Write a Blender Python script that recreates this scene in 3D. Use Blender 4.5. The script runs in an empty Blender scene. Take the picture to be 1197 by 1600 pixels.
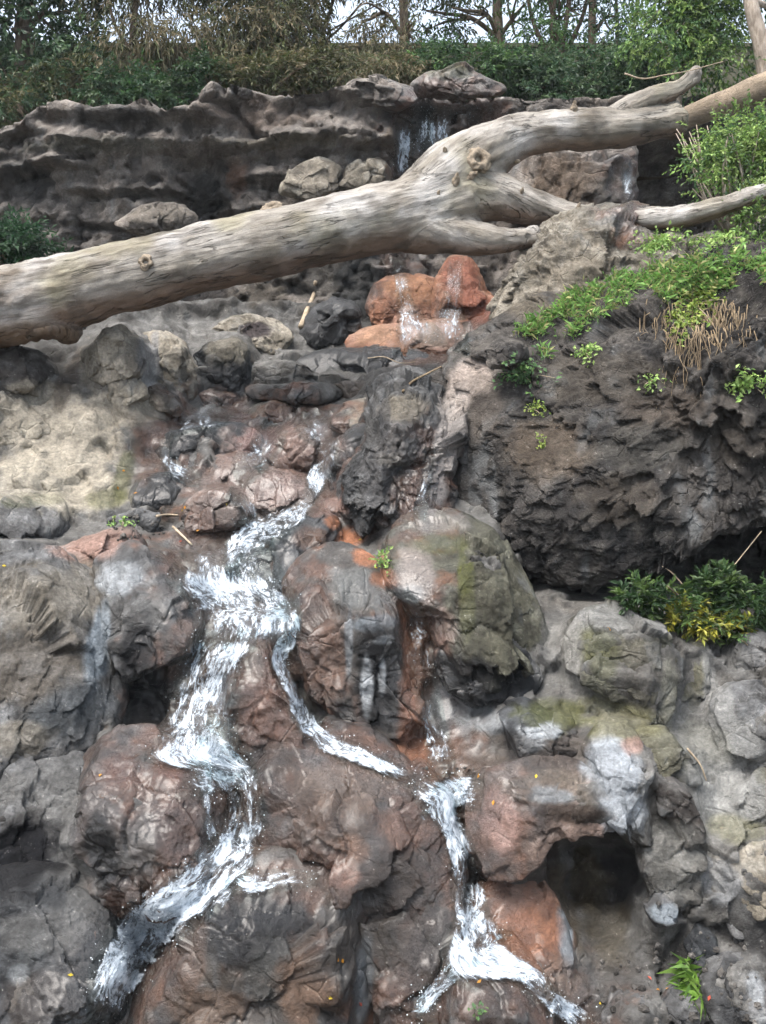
import bpy, bmesh, math, random
import numpy as np
from mathutils import Vector

# ------------------------------------------------------------------ camera, light, exposure
W, H, F = 1197.0, 1600.0, 1640.0
PITCH = math.radians(6.26)
CAM = np.array([0.0, 0.0, 4.0])
CP, SP = math.cos(PITCH), math.sin(PITCH)
scene = bpy.context.scene
COL = scene.collection

cam_data = bpy.data.cameras.new('camera')
cam_data.sensor_fit = 'VERTICAL'
cam_data.sensor_height = 24.0
cam_data.lens = 24.0 * F / H
cam_data.clip_end = 2000.0
cam = bpy.data.objects.new('camera', cam_data)
cam.location = CAM
cam.rotation_euler = (math.pi / 2 - PITCH, 0, 0)
COL.objects.link(cam)
scene.camera = cam

SUN_EL, SUN_AZ = math.radians(66), math.radians(228)     # azimuth clockwise from +Y
world = bpy.data.worlds.new('World')
scene.world = world
world.use_nodes = True
wn = world.node_tree.nodes
sky = wn.new('ShaderNodeTexSky')
sky.sky_type = 'NISHITA'
sky.sun_disc = False
sky.sun_elevation = SUN_EL
sky.sun_rotation = SUN_AZ
sky.dust_density = 9.0
sky.air_density = 0.7
sky.ozone_density = 1.5
bg = wn['Background']
bg.inputs['Strength'].default_value = 0.15
veil = wn.new('ShaderNodeMix'); veil.data_type = 'RGBA'            # thin bright overcast, even over the whole sky
veil.inputs[0].default_value = 0.6
veil.inputs[7].default_value = (2.2, 2.5, 2.75, 1)
world.node_tree.links.new(sky.outputs[0], veil.inputs[6])
world.node_tree.links.new(veil.outputs[2], bg.inputs['Color'])
sun_data = bpy.data.lights.new('sun', 'SUN')
sun_data.energy = 1.3
sun_data.angle = math.radians(35)
sun_data.color = (1.0, 0.975, 0.94)
sun = bpy.data.objects.new('sun', sun_data)
sd = Vector((math.sin(SUN_AZ) * math.cos(SUN_EL), math.cos(SUN_AZ) * math.cos(SUN_EL), math.sin(SUN_EL)))
sun.rotation_euler = sd.to_track_quat('Z', 'Y').to_euler()
sun.location = (0, 0, 30)
COL.objects.link(sun)
scene.view_settings.view_transform = 'Standard'
scene.view_settings.look = 'None'
scene.view_settings.exposure = 2.0
scene.view_settings.gamma = 1.0
scene.render.engine = 'CYCLES'
scene.cycles.use_denoising = True
scene.cycles.max_bounces = 5
scene.cycles.diffuse_bounces = 2
scene.cycles.use_light_tree = False
scene.cycles.glossy_bounces = 2
scene.cycles.transmission_bounces = 2
scene.cycles.transparent_max_bounces = 8
scene.cycles.use_adaptive_sampling = True
scene.cycles.adaptive_threshold = 0.03
scene.cycles.caustics_reflective = False
scene.cycles.caustics_refractive = False

# ------------------------------------------------------------------ helpers
def P(px, py, Y):
    """world point seen at photograph pixel (px, py) that lies at world depth Y"""
    px = np.asarray(px, float); py = np.asarray(py, float); Y = np.asarray(Y, float)
    dx = (px - W / 2) / F; dz = -(py - H / 2) / F
    vy = CP + dz * SP; vz = -SP + dz * CP
    t = Y / vy
    return np.stack(np.broadcast_arrays(dx * t, Y, CAM[2] + vz * t), -1)

def to_px(p):
    d = p - CAM
    f = d[..., 1] * CP - d[..., 2] * SP
    u = d[..., 1] * SP + d[..., 2] * CP
    return W / 2 + F * d[..., 0] / f, H / 2 - F * u / f

def ray(px, py):
    dx = (px - W / 2) / F; dz = -(py - H / 2) / F
    return Vector((dx, CP + dz * SP, -SP + dz * CP)).normalized()

_rs = np.random.RandomState(7)
_perm = np.tile(_rs.permutation(256), 3)
_g = _rs.normal(size=(256, 3)); _g /= np.linalg.norm(_g, axis=1)[:, None]
_cell = _rs.rand(256, 3)

_gx, _gy, _gz = (np.ascontiguousarray(_g[:, k].astype(np.float32)) for k in range(3))
_perm = _perm.astype(np.int32)
def perlin(p):
    p = np.asarray(p, float); n = len(p); res = np.empty(n, np.float32)
    for s0 in range(0, n, 8192):
        q = p[s0:s0 + 8192]; fl = np.floor(q); f = (q - fl).astype(np.float32); i = fl.astype(np.int32) & 255
        x, y, z = f[:, 0], f[:, 1], f[:, 2]
        u, v, w = (t * t * t * (t * (t * 6 - 15) + 10) for t in (x, y, z))
        tot = 0
        for a in (0, 1):
            wa = u if a else 1 - u; pa = _perm[i[:, 0] + a]
            for b in (0, 1):
                wb = wa * (v if b else 1 - v); pb = _perm[pa + i[:, 1] + b]
                for c in (0, 1):
                    h = _perm[pb + i[:, 2] + c]
                    tot = tot + wb * (w if c else 1 - w) * (_gx[h] * (x - a) + _gy[h] * (y - b) + _gz[h] * (z - c))
        res[s0:s0 + 8192] = tot * 1.5
    return res.astype(float)

def fbm(p, scale=1.0, octv=4, seed=0.0, gain=0.5, lac=2.03):
    q = p * scale + np.array([seed * 13.7, seed * 7.3, seed * 3.1]); a = 1.0; s = 0; n = 0
    for _ in range(octv):
        s = s + a * perlin(q); n += a; a *= gain; q = q * lac + 5.3
    return s / n

def ridged(p, scale=1.0, octv=4, seed=0.0, gain=0.55):
    q = p * scale + np.array([seed * 11.7, seed * 5.3, seed * 9.1]); a = 1.0; s = 0; n = 0
    for _ in range(octv):
        s = s + a * (1 - 2 * np.abs(perlin(q))); n += a; a *= gain; q = q * 2.07 + 3.1
    return s / n

def worley(p, scale=1.0, seed=0.0):
    q = p * scale + np.array([seed * 3.7, seed * 8.3, seed * 5.9])
    i = np.floor(q).astype(np.int64); f = q - i
    f1 = np.full(len(q), 9.0); f2 = np.full(len(q), 9.0); cid = np.zeros(len(q), np.int64); cen = np.zeros_like(q)
    for a in (-1, 0, 1):
        for b in (-1, 0, 1):
            for c in (-1, 0, 1):
                h = _perm[_perm[_perm[(i[:, 0] + a) & 255] + ((i[:, 1] + b) & 255)] + ((i[:, 2] + c) & 255)]
                pt = _cell[h] + np.array([a, b, c])
                d = ((pt - f) ** 2).sum(1)
                n1 = d < f1
                f2 = np.where(n1, f1, np.minimum(f2, d)); f1 = np.where(n1, d, f1)
                cid = np.where(n1, h, cid); cen = np.where(n1[:, None], pt - f, cen)
    return np.sqrt(f1), np.sqrt(f2), cid, cen

def sstep(a, b, x):
    t = np.clip((x - a) / (b - a), 0, 1); return t * t * (3 - 2 * t)

def mesh_from(name, v, faces, smooth=True):
    me = bpy.data.meshes.new(name)
    v = np.asarray(v, np.float32); faces = np.asarray(faces, np.int32)
    n = faces.shape[1]
    me.vertices.add(len(v)); me.vertices.foreach_set('co', v.ravel())
    me.loops.add(faces.size); me.loops.foreach_set('vertex_index', faces.ravel())
    me.polygons.add(len(faces))
    me.polygons.foreach_set('loop_start', np.arange(0, faces.size, n, dtype=np.int32))
    me.polygons.foreach_set('use_smooth', np.full(len(faces), smooth, bool))
    me.update(calc_edges=True)
    return me

def link(name, me, mat=None, parent=None):
    o = bpy.data.objects.new(name, me); COL.objects.link(o)
    if mat is not None: me.materials.append(mat)
    if parent is not None: o.parent = parent
    return o

def tag(o, label, cat, group=None):
    o['label'] = label; o['category'] = cat
    if group: o['group'] = group
    return o

def thing(name, label, cat, loc=(0, 0, 0), group=None):
    o = bpy.data.objects.new(name, None); COL.objects.link(o); o.location = loc
    o.empty_display_size = 0.1
    return tag(o, label, cat, group)

def set_attr(me, name, arr, kind='FLOAT'):
    a = me.attributes.new(name, kind, 'POINT')
    arr = np.asarray(arr, np.float32)
    if kind == 'FLOAT': a.data.foreach_set('value', arr)
    elif kind == 'FLOAT_COLOR':
        c = np.ones((len(arr), 4), np.float32); c[:, :3] = arr; a.data.foreach_set('color', c.ravel())
    else: a.data.foreach_set('vector', arr.ravel())

def grid_faces(nr, nc):
    r, c = np.meshgrid(np.arange(nr - 1), np.arange(nc - 1), indexing='ij')
    a = (r * nc + c).ravel()
    return np.stack([a, a + 1, a + nc + 1, a + nc], 1)

def vnormals(me):
    n = np.empty(len(me.vertices) * 3, np.float32); me.vertex_normals.foreach_get('vector', n)
    return n.reshape(-1, 3)

# ------------------------------------------------------------------ materials
class NT:
    def __init__(s, name):
        s.m = bpy.data.materials.new(name); s.m.use_nodes = True
        s.t = s.m.node_tree; s.n = s.t.nodes; s.b = s.n['Principled BSDF']; s.out = s.n['Material Output']
    def add(s, typ, **kw):
        n = s.n.new('ShaderNode' + typ)
        for k, v in kw.items():
            if k in n.inputs: n.inputs[k].default_value = v
            else: setattr(n, k, v)
        return n
    def l(s, a, b): s.t.links.new(a, b)
    def attr(s, name): return s.add('Attribute', attribute_name=name)
    def math(s, op, a, b=None, clamp=False):
        n = s.add('Math', operation=op, use_clamp=clamp)
        for i, x in enumerate((a, b)):
            if x is None: continue
            if isinstance(x, (int, float)): n.inputs[i].default_value = x
            else: s.l(x, n.inputs[i])
        return n.outputs[0]
    def ramp(s, x, lo, hi, a=0.0, b=1.0):
        n = s.add('MapRange', interpolation_type='SMOOTHSTEP')
        s.l(x, n.inputs[0])
        for i, v in enumerate((lo, hi, a, b)): n.inputs[i + 1].default_value = v
        return n.outputs[0]
    def noise(s, scale, det=4, rough=0.6, vec=None, dist=0.0):
        n = s.add('TexNoise'); n.inputs['Scale'].default_value = scale; n.inputs['Detail'].default_value = det
        n.inputs['Roughness'].default_value = rough; n.inputs['Distortion'].default_value = dist
        s.l(vec if vec is not None else s.pos(), n.inputs['Vector'])
        return n.outputs['Fac']
    def voronoi(s, scale, feature='F1', vec=None, out='Distance'):
        n = s.add('TexVoronoi', feature=feature); n.inputs['Scale'].default_value = scale
        s.l(vec if vec is not None else s.pos(), n.inputs['Vector'])
        return n.outputs[out]
    def pos(s):
        if not hasattr(s, '_p'): s._p = s.add('TexCoord').outputs['Object']
        return s._p
    def mul_color(s, col, fac):
        n = s.add('VectorMath', operation='SCALE'); s.l(col, n.inputs[0])
        if isinstance(fac, (int, float)): n.inputs['Scale'].default_value = fac
        else: s.l(fac, n.inputs['Scale'])
        return n.outputs[0]
    def mix(s, fac, a, b):
        n = s.add('Mix', data_type='RGBA')
        s.l(fac, n.inputs[0]) if not isinstance(fac, (int, float)) else setattr(n.inputs[0], 'default_value', fac)
        for i, x in ((6, a), (7, b)):
            if isinstance(x, tuple): n.inputs[i].default_value = (*x, 1)
            else: s.l(x, n.inputs[i])
        return n.outputs[2]

def rock_material(name, coarse, fine, bump):
    t = NT(name)
    col = t.attr('col').outputs['Color']; wet = t.attr('wet').outputs['Fac']
    n1 = t.noise(7, 4, 0.65); n2 = t.noise(38, 3, 0.7)
    v = t.voronoi(coarse, 'DISTANCE_TO_EDGE')
    f = t.math('MULTIPLY', t.ramp(n1, 0.25, 0.75, 0.66, 1.3), t.ramp(n2, 0.25, 0.75, 0.72, 1.26))
    f = t.math('MULTIPLY', f, t.math('SUBTRACT', 1.0, t.math('MULTIPLY', wet, 0.58)))
    c = t.mul_color(col, f)
    # pale speckle of lichen and mineral crust
    sp = t.math('MULTIPLY', t.ramp(n2, 0.62, 0.72), t.ramp(n1, 0.45, 0.62))
    c = t.mix(t.math('MULTIPLY', sp, 0.35), c, (0.5, 0.49, 0.45))
    t.l(c, t.b.inputs['Base Color'])
    rg = t.math('ADD', t.math('MULTIPLY', wet, -0.66), t.ramp(n2, 0.2, 0.8, 0.72, 1.0))
    t.l(t.math('MAXIMUM', rg, 0.16), t.b.inputs['Roughness'])
    t.l(t.math('ADD', t.math('MULTIPLY', wet, 0.42), 0.08), t.b.inputs['Specular IOR Level'])
    t.l(t.ramp(wet, .25, 1.0, 0.0, .8), t.b.inputs['Coat Weight']); t.b.inputs['Coat Roughness'].default_value = .27; t.b.inputs['Coat IOR'].default_value = 1.38
    h = t.math('ADD', t.noise(13, 7, 0.72), t.math('MULTIPLY', t.noise(fine * 2.2, 2, 0.7), 0.16))
    crack = t.ramp(v, 0.0, 0.05, -0.25, 0.0)
    h = t.math('ADD', h, t.math('MULTIPLY', crack, t.ramp(n1, 0.45, 0.6)))
    b = t.add('Bump'); b.inputs['Strength'].default_value = bump; b.inputs['Distance'].default_value = 0.06
    t.l(h, b.inputs['Height']); t.l(b.outputs[0], t.b.inputs['Normal'])
    t.b.inputs['Coat Roughness'].default_value = .3
    return t.m

M_ROCK = rock_material('rock', 4.0, 60, 0.75)
M_LAVA = rock_material('lava_rock', 6.5, 45, 1.0)
M_CLIFF = rock_material('cliff_rock', 3.0, 40, 1.0)

def bark_material(name, scale=1.0):
    t = NT(name)
    col = t.attr('col').outputs['Color']; g = t.attr('grain').outputs['Vector']
    n1 = t.noise(9 * scale, 7, 0.7, g, 0.4); n2 = t.noise(30 * scale, 5, 0.7, g, 0.2); n3 = t.noise(90, 3, 0.6)
    f = t.math('MULTIPLY', t.ramp(n1, 0.3, 0.7, 0.86, 1.1), t.ramp(n2, 0.25, 0.75, 0.82, 1.14))
    f = t.math('MULTIPLY', f, t.ramp(n3, 0.3, 0.7, 0.9, 1.1))
    mp = t.add('Mapping'); mp.inputs['Scale'].default_value = (.55, 1, 1); t.l(g, mp.inputs['Vector'])
    cn = t.noise(15, 3, .55, mp.outputs[0], .2)
    crk = t.math('MULTIPLY', t.math('SUBTRACT', 1.0, t.ramp(t.math('ABSOLUTE', t.math('SUBTRACT', cn, .5)), 0.004, 0.022)), t.ramp(t.noise(2.2, 3, .6), .46, .56))
    f = t.math('MULTIPLY', f, t.math('SUBTRACT', 1.0, t.math('MULTIPLY', crk, .5)))
    t.l(t.mul_color(col, f), t.b.inputs['Base Color'])
    t.b.inputs['Roughness'].default_value = 0.85
    t.b.inputs['Specular IOR Level'].default_value = 0.15
    h = t.math('SUBTRACT', t.math('ADD', n1, t.math('MULTIPLY', n2, 0.5)), t.math('MULTIPLY', crk, .8))
    b = t.add('Bump'); b.inputs['Strength'].default_value = 0.8; b.inputs['Distance'].default_value = 0.03
    t.l(h, b.inputs['Height']); t.l(b.outputs[0], t.b.inputs['Normal'])
    return t.m
M_LOG = bark_material('weathered_wood')

def plain_bark(name, c1, c2):
    t = NT(name)
    mp = t.add('Mapping'); mp.inputs['Scale'].default_value = (1, 1, 0.25); t.l(t.pos(), mp.inputs['Vector'])
    n = t.noise(26, 6, 0.7, mp.outputs[0]); n2 = t.noise(3, 3)
    c = t.mix(t.ramp(n, 0.3, 0.7), c1, c2)
    t.l(t.mul_color(c, t.ramp(n2, 0.3, 0.7, 0.7, 1.25)), t.b.inputs['Base Color'])
    t.b.inputs['Roughness'].default_value = 0.9
    b = t.add('Bump'); b.inputs['Strength'].default_value = 0.9; b.inputs['Distance'].default_value = 0.03
    t.l(n, b.inputs['Height']); t.l(b.outputs[0], t.b.inputs['Normal'])
    return t.m
M_BARK = plain_bark('tree_bark', (0.06, 0.045, 0.03), (0.16, 0.12, 0.085))
M_PALEBARK = plain_bark('pale_bark', (0.2, 0.16, 0.12), (0.42, 0.36, 0.3))
M_DRY = plain_bark('dry_root', (0.14, 0.10, 0.06), (0.30, 0.23, 0.14))
M_TWIG = plain_bark('twig_wood', (0.24, 0.19, 0.13), (0.45, 0.37, 0.27))

def leaf_material(name, trans=0.35):
    t = NT(name)
    col = t.attr('col').outputs['Color']
    c = t.mul_color(col, t.ramp(t.noise(9, 3), 0.3, 0.7, 0.75, 1.25))
    t.l(c, t.b.inputs['Base Color'])
    t.b.inputs['Roughness'].default_value = 0.5
    t.b.inputs['Specular IOR Level'].default_value = 0.35
    tr = t.add('BsdfTranslucent'); t.l(c, tr.inputs['Color'])
    mx = t.add('MixShader'); mx.inputs[0].default_value = trans
    t.l(t.b.outputs[0], mx.inputs[1]); t.l(tr.outputs[0], mx.inputs[2]); t.l(mx.outputs[0], t.out.inputs['Surface'])
    return t.m
M_LEAF = leaf_material('leaves')

def water_material():
    t = NT('water')
    fl = t.attr('flow').outputs['Vector']; foam = t.attr('foam').outputs['Fac']; edge = t.attr('edge').outputs['Fac']
    mp = t.add('Mapping'); mp.inputs['Scale'].default_value = (1.0, 0.36, 1.0); t.l(fl, mp.inputs['Vector'])
    wv = t.add('TexNoise'); wv.inputs['Scale'].default_value = 9; wv.inputs['Detail'].default_value = 4
    t.l(mp.outputs[0], wv.inputs['Vector'])
    wa = t.add('VectorMath', operation='SCALE'); wa.inputs['Scale'].default_value = 0.11; t.l(wv.outputs['Color'], wa.inputs[0])
    ad = t.add('VectorMath', operation='ADD'); t.l(mp.outputs[0], ad.inputs[0]); t.l(wa.outputs[0], ad.inputs[1])
    vec = ad.outputs[0]
    def streak(sc, st):
        m_ = t.add('Mapping'); m_.inputs['Scale'].default_value = (1.0, st, 1.0); t.l(vec, m_.inputs['Vector'])
        return t.math('SUBTRACT', 1.0, t.math('MULTIPLY', t.math('ABSOLUTE', t.math('SUBTRACT', t.noise(sc, 3, .6, m_.outputs[0], .3), .5)), 5.0), True)
    s1 = t.math('POWER', streak(20, .5), 1.6); s2 = t.math('POWER', streak(52, .45), 1.6)
    lace2 = t.math('POWER', t.math('SUBTRACT', 1.0, t.math('MULTIPLY', t.voronoi(30, 'SMOOTH_F1', vec), 1.5), True), 2.0)
    big = t.noise(6, 4, 0.65, vec, 0.6); small = t.noise(60, 4, 0.75, vec)
    s = t.math('ADD', t.math('MULTIPLY', s1, 0.30), t.math('MULTIPLY', s2, 0.24))
    s = t.math('ADD', s, t.math('MULTIPLY', lace2, 0.34))
    s = t.math('ADD', s, t.math('MULTIPLY', t.math('SUBTRACT', big, 0.5), 1.9))
    s = t.math('ADD', s, t.math('MULTIPLY', t.math('SUBTRACT', small, 0.5), 1.1))
    s = t.math('ADD', s, t.math('SUBTRACT', foam, 0.91))
    s = t.math('SUBTRACT', s, t.math('MULTIPLY', t.math('SUBTRACT', 1.0, edge), 0.75))
    s = t.math('MULTIPLY', t.ramp(s, 0.02, 0.66, 0.0, .93), t.ramp(edge, 0.0, 0.35))
    t.l(t.mix(t.ramp(t.math('ADD', small, t.math('MULTIPLY', lace2, .3)), .35, .8), (.24, .30, .36), (.60, .66, .72)), t.b.inputs['Base Color'])
    t.b.inputs['Roughness'].default_value = 0.35
    t.b.inputs['Subsurface Weight'].default_value = 0.0
    # clear film of water where there is no foam
    tr = t.add('BsdfTransparent'); tr.inputs['Color'].default_value = (0.86, 0.9, 0.9, 1)
    gl = t.add('BsdfGlossy'); gl.inputs['Roughness'].default_value = 0.12
    fr = t.add('Fresnel'); fr.inputs['IOR'].default_value = 1.33
    bm = t.add('Bump'); bm.inputs['Strength'].default_value = 0.7; bm.inputs['Distance'].default_value = 0.03
    t.l(t.math('ADD', big, t.math('MULTIPLY', small, 0.5)), bm.inputs['Height'])
    t.l(bm.outputs[0], fr.inputs['Normal']); t.l(bm.outputs[0], gl.inputs['Normal']); t.l(bm.outputs[0], t.b.inputs['Normal'])
    clear = t.add('MixShader'); t.l(t.math('MULTIPLY', t.math('MULTIPLY', fr.outputs[0], edge), 0.25), clear.inputs[0])
    t.l(tr.outputs[0], clear.inputs[1]); t.l(gl.outputs[0], clear.inputs[2])
    mx = t.add('MixShader'); t.l(s, mx.inputs[0]); t.l(clear.outputs[0], mx.inputs[1]); t.l(t.b.outputs[0], mx.inputs[2])
    t.l(mx.outputs[0], t.out.inputs['Surface'])
    return t.m
M_WATER = water_material()
t = NT('water_drop'); t.b.inputs['Base Color'].default_value = (0.6, 0.66, 0.7, 1); t.b.inputs['Roughness'].default_value = 0.25
M_DROP = t.m

def earth_material(name, c1, c2):
    t = NT(name)
    t.l(t.mix(t.ramp(t.noise(4, 6), 0.3, 0.7), c1, c2), t.b.inputs['Base Color']); t.b.inputs['Roughness'].default_value = 0.95
    return t.m
M_EARTH = earth_material('earth', (0.05, 0.04, 0.025), (0.13, 0.1, 0.065))
M_WALL = earth_material('boundary_wall', (0.05, 0.055, 0.035), (0.1, 0.095, 0.065))

# ------------------------------------------------------------------ ground far and near
def box_mesh(name, x0, x1, y0, y1, z0, z1):
    v = [(x, y, z) for x in (x0, x1) for y in (y0, y1) for z in (z0, z1)]
    f = [(0, 1, 3, 2), (4, 6, 7, 5), (0, 4, 5, 1), (2, 3, 7, 6), (0, 2, 6, 4), (1, 5, 7, 3)]
    return mesh_from(name, v, f, False)
def plane_mesh(name, x0, x1, y0, y1, z, n=60):
    x, y = np.meshgrid(np.linspace(x0, x1, n), np.linspace(y0, y1, n))
    v = np.stack([x.ravel(), y.ravel(), z + 0.12 * fbm(np.stack([x.ravel(), y.ravel(), 0 * x.ravel()], 1), 0.3, 3)], 1)
    return mesh_from(name, v, grid_faces(n, n))
g = link('ground', plane_mesh('ground', -44, 44, -18, 12.8, -1.2), M_EARTH); g['kind'] = 'structure'
g = link('upper_ground', plane_mesh('upper_ground', -44, 44, 14.3, 75, 6.9), M_EARTH); g['kind'] = 'structure'

# ------------------------------------------------------------------ rocks
KIND = {  # three albedo tones each
    'tan':   ((0.54, 0.47, 0.365), (0.37, 0.32, 0.245), (0.68, 0.62, 0.51)),
    'grey':  ((0.225, 0.215, 0.20), (0.13, 0.125, 0.118), (0.37, 0.365, 0.355)),
    'brown': ((0.19, 0.158, 0.13), (0.105, 0.092, 0.082), (0.31, 0.29, 0.265)),
    'red':   ((0.25, 0.16, 0.12), (0.115, 0.098, 0.09), (0.33, 0.29, 0.265)),
    'rust':  ((0.62, 0.30, 0.18), (0.42, 0.19, 0.115), (0.72, 0.45, 0.33)),
    'pink':  ((0.42, 0.30, 0.24), (0.25, 0.18, 0.145), (0.52, 0.43, 0.38)),
    'dark':  ((0.085, 0.088, 0.09), (0.042, 0.045, 0.048), (0.16, 0.163, 0.165)),
    'lava':  ((0.145, 0.13, 0.115), (0.085, 0.078, 0.072), (0.23, 0.205, 0.175)),
    'olive': ((0.215, 0.20, 0.14), (0.125, 0.118, 0.092), (0.31, 0.30, 0.225)),
    'cliff': ((0.42, 0.355, 0.295), (0.23, 0.20, 0.175), (0.62, 0.55, 0.475)),
    'slope': ((0.24, 0.225, 0.20), (0.14, 0.128, 0.112), (0.40, 0.385, 0.355)),
}
Y0K = np.array([[400, 13.6], [500, 12.9], [550, 12.1], [600, 11.2], [650, 10.6], [720, 9.9], [800, 9.1], [900, 8.3], [1000, 7.75],
                [1100, 7.35], [1200, 7.0], [1400, 6.5], [1600, 6.0], [1720, 5.6], [1900, 5.0]])
def Y0(py): return np.interp(py, Y0K[:, 0], Y0K[:, 1])

_ico = {}
def ico(n):
    if n not in _ico:
        bm = bmesh.new(); bmesh.ops.create_icosphere(bm, subdivisions=n, radius=1.0)
        v = np.array([x.co[:] for x in bm.verts]); f = np.array([[q.index for q in x.verts] for x in bm.faces]); bm.free()
        _ico[n] = (v, f)
    return _ico[n]

ROCKS = []       # every rock surface: object, world verts, kind, wetness
CTRL = []        # depth control points of the slope behind the boulders
_seed = [0]

def rock(name, label, kind, pts, dy=0.0, Y=None, D=0.8, lean=0.55, sub=6, rough=1.0, facets=9, box=0.72, wet=0.0, mat=None, cat='boulder', seed=None, embed=0.1, ridge=0.35, group=None):
    _seed[0] += 1
    s = seed if seed is not None else _seed[0]
    rs = np.random.RandomState(100 + s)
    pts = np.array(pts, float)
    cx, cy = (pts.min(0) + pts.max(0)) / 2
    if Y is None: Y = float(Y0(cy)) + dy
    wp = P(pts[:, 0], pts[:, 1], Y)
    c = P(cx, cy, Y)
    rel = (wp - c)[:, [0, 2]]
    # closed outline resampled as radius over angle
    n = len(rel); seg = []
    for i in range(n):
        a, b = rel[i], rel[(i + 1) % n]
        k = max(2, int(np.hypot(*(b - a)) / 0.015))
        seg.append(a + (b - a) * np.linspace(0, 1, k, endpoint=False)[:, None])
    seg = np.concatenate(seg)
    th = np.arctan2(seg[:, 1], seg[:, 0]); rr = np.hypot(seg[:, 0], seg[:, 1])
    bins = 360; R = np.zeros(bins); idx = ((th + math.pi) / (2 * math.pi) * bins).astype(int) % bins
    np.maximum.at(R, idx, rr)
    good = np.nonzero(R)[0]
    R = np.interp(np.arange(bins), np.concatenate([good - bins, good, good + bins]), np.tile(R[good], 3))
    ker = np.exp(-0.5 * (np.arange(-14, 15) / 5.0) ** 2); ker /= ker.sum()
    R = np.convolve(np.concatenate([R[-14:], R, R[:14]]), ker, 'valid')
    Rm0 = R.mean()
    R = R * (1.13 if Rm0 < .7 else 1.04); Rm = R.mean()
    q, faces = ico(sub)
    q = q.copy()
    # more vertices on the side that faces out of the slope
    phi = np.arccos(np.clip(-q[:, 1], -1, 1)); phi2 = math.pi * (phi / math.pi) ** 1.35
    inpl = q[:, [0, 2]] / np.maximum(np.linalg.norm(q[:, [0, 2]], axis=1), 1e-6)[:, None]
    q = np.stack([inpl[:, 0] * np.sin(phi2), -np.cos(phi2), inpl[:, 1] * np.sin(phi2)], 1)
    q0 = q.copy()
    for k in range(facets):
        nrm = rs.normal(size=3); nrm[1] = -abs(nrm[1]) - 0.35; nrm /= np.linalg.norm(nrm)
        h = rs.uniform(0.62, 0.9)
        e = q @ nrm - h
        e = 0.5 * (e + np.sqrt(e * e + 0.0004)); q = q - e[:, None] * nrm * 0.92
    ang = np.arctan2(q0[:, 2], q0[:, 0])
    Ri = np.interp((ang + math.pi) / (2 * math.pi) * bins, np.arange(-1, bins + 1) + 0.5, np.concatenate([R[-1:], R, R[:1]]))
    r = np.hypot(q[:, 0], q[:, 2]); r0 = np.hypot(q0[:, 0], q0[:, 2])
    Re = Rm + (Ri - Rm) * np.clip(r0 * 1.1, 0, 1)
    sc = Re * np.where(r > 1e-6, r ** box / np.maximum(r, 1e-6), 0)
    v = np.stack([q[:, 0] * sc, q[:, 1] * D * Rm, q[:, 2] * sc], 1)
    # broken-up surface
    off = np.array([s * 3.17, s * 1.31, s * 2.23])
    w = v + off
    dirn = v / np.maximum(np.linalg.norm(v, axis=1), 1e-6)[:, None]
    f1 = fbm(w, 0.9 / max(Rm, .12), 3, s)
    f2 = fbm(w, 4.2, 4, s + 1)
    f3 = ridged(w + 0.05 * f2[:, None], 2.6, 4, s + 2)
    sz = min(1, Rm / .35)
    d = rough * (0.20 * Rm * f1 + 0.06 * sz * f2 + ridge * 0.07 * sz * f3)
    if mat is not M_LAVA:      # tilted planes and blunt edges of broken rock
        a1, a2, cid, cen = worley(w + 0.25 * Rm * np.stack([f2, f1, f3], 1), 1.15 / max(Rm, .15), s)
        d = d + rough * Rm * ((cen * (_cell[cid] - 0.5)).sum(1) * 0.58 - 0.03 * np.exp(-((a2 - a1) / 0.05) ** 2))
        b1, b2, cid2, cen2 = worley(w + 0.1 * np.stack([f2, f3, f1], 1), 4.6, s + 3)
        d = d + rough * sz * (cen2 * (_cell[cid2] - 0.5)).sum(1) * 0.075
    face = np.clip(1 - r0 ** 6, 0.4, 1)
    v = v + dirn * (d * face)[:, None]
    if mat is M_LAVA:
        wr = np.stack([f2, f1, f3], 1)
        rot = np.stack([w[:, 0] * .8 + w[:, 2] * .6, w[:, 1], w[:, 2] * .8 - w[:, 0] * .6], 1)
        a1, a2, cid, cen = worley(rot * np.array([.7, 1, 1.5]) + 0.3 * wr, 1.35, s)
        blk = (cen * (_cell[cid] - 0.5)).sum(1) * 0.42
        b1, b2, cid2, cen2 = worley(rot * np.array([.8, 1, 1.3]) + 0.16 * wr, 3.6, s + 3)
        blk = blk + (cen2 * (_cell[cid2] - 0.5)).sum(1) * 0.16
        blk = blk + 0.10 * ridged(rot + .1 * wr, 1.9, 5, s + 6, .6) + 0.055 * fbm(w, 9, 4, s + 7, .6) + 0.03 * ridged(w, 7, 3, s + 8)
        v = v + dirn * (blk * np.clip(1 - r0 ** 8, 0.6, 1))[:, None]
    v[:, 1] += lean * v[:, 2]
    v = v + c
    me = mesh_from(name, v, faces)
    o = link(name, me, mat or M_ROCK)
    tag(o, label, cat, group)
    ROCKS.append(dict(o=o, v=v, kind=kind, wet=wet, s=s))
    # slope passes behind this boulder
    z = (pts[:, 1] - cy) / F * Y
    for p_ in pts:
        hi_ = np.clip((cy - p_[1]) / max(1.0, (pts[:, 1].max() - pts[:, 1].min()) / 2), -1, 1)
        CTRL.append((p_[0], p_[1], Y - lean * (p_[1] - cy) / F * Y + np.interp(hi_, [-1, -.2, .6, 1], [embed, embed * .3, -0.3 * D * Rm, -0.42 * D * Rm]) * (1 if Rm < .7 else .5)))
    for fr in ((0, .3, .6, .85) if Rm > .7 else (0, .55)):
        for p_ in pts[:1 if fr == 0 else None]:
            m_ = np.array([cx, cy]) + (p_ - [cx, cy]) * fr
            CTRL.append((m_[0], m_[1], Y - lean * (m_[1] - cy) / F * Y + (.9 if Rm > .7 else .12)))
    return o

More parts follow.
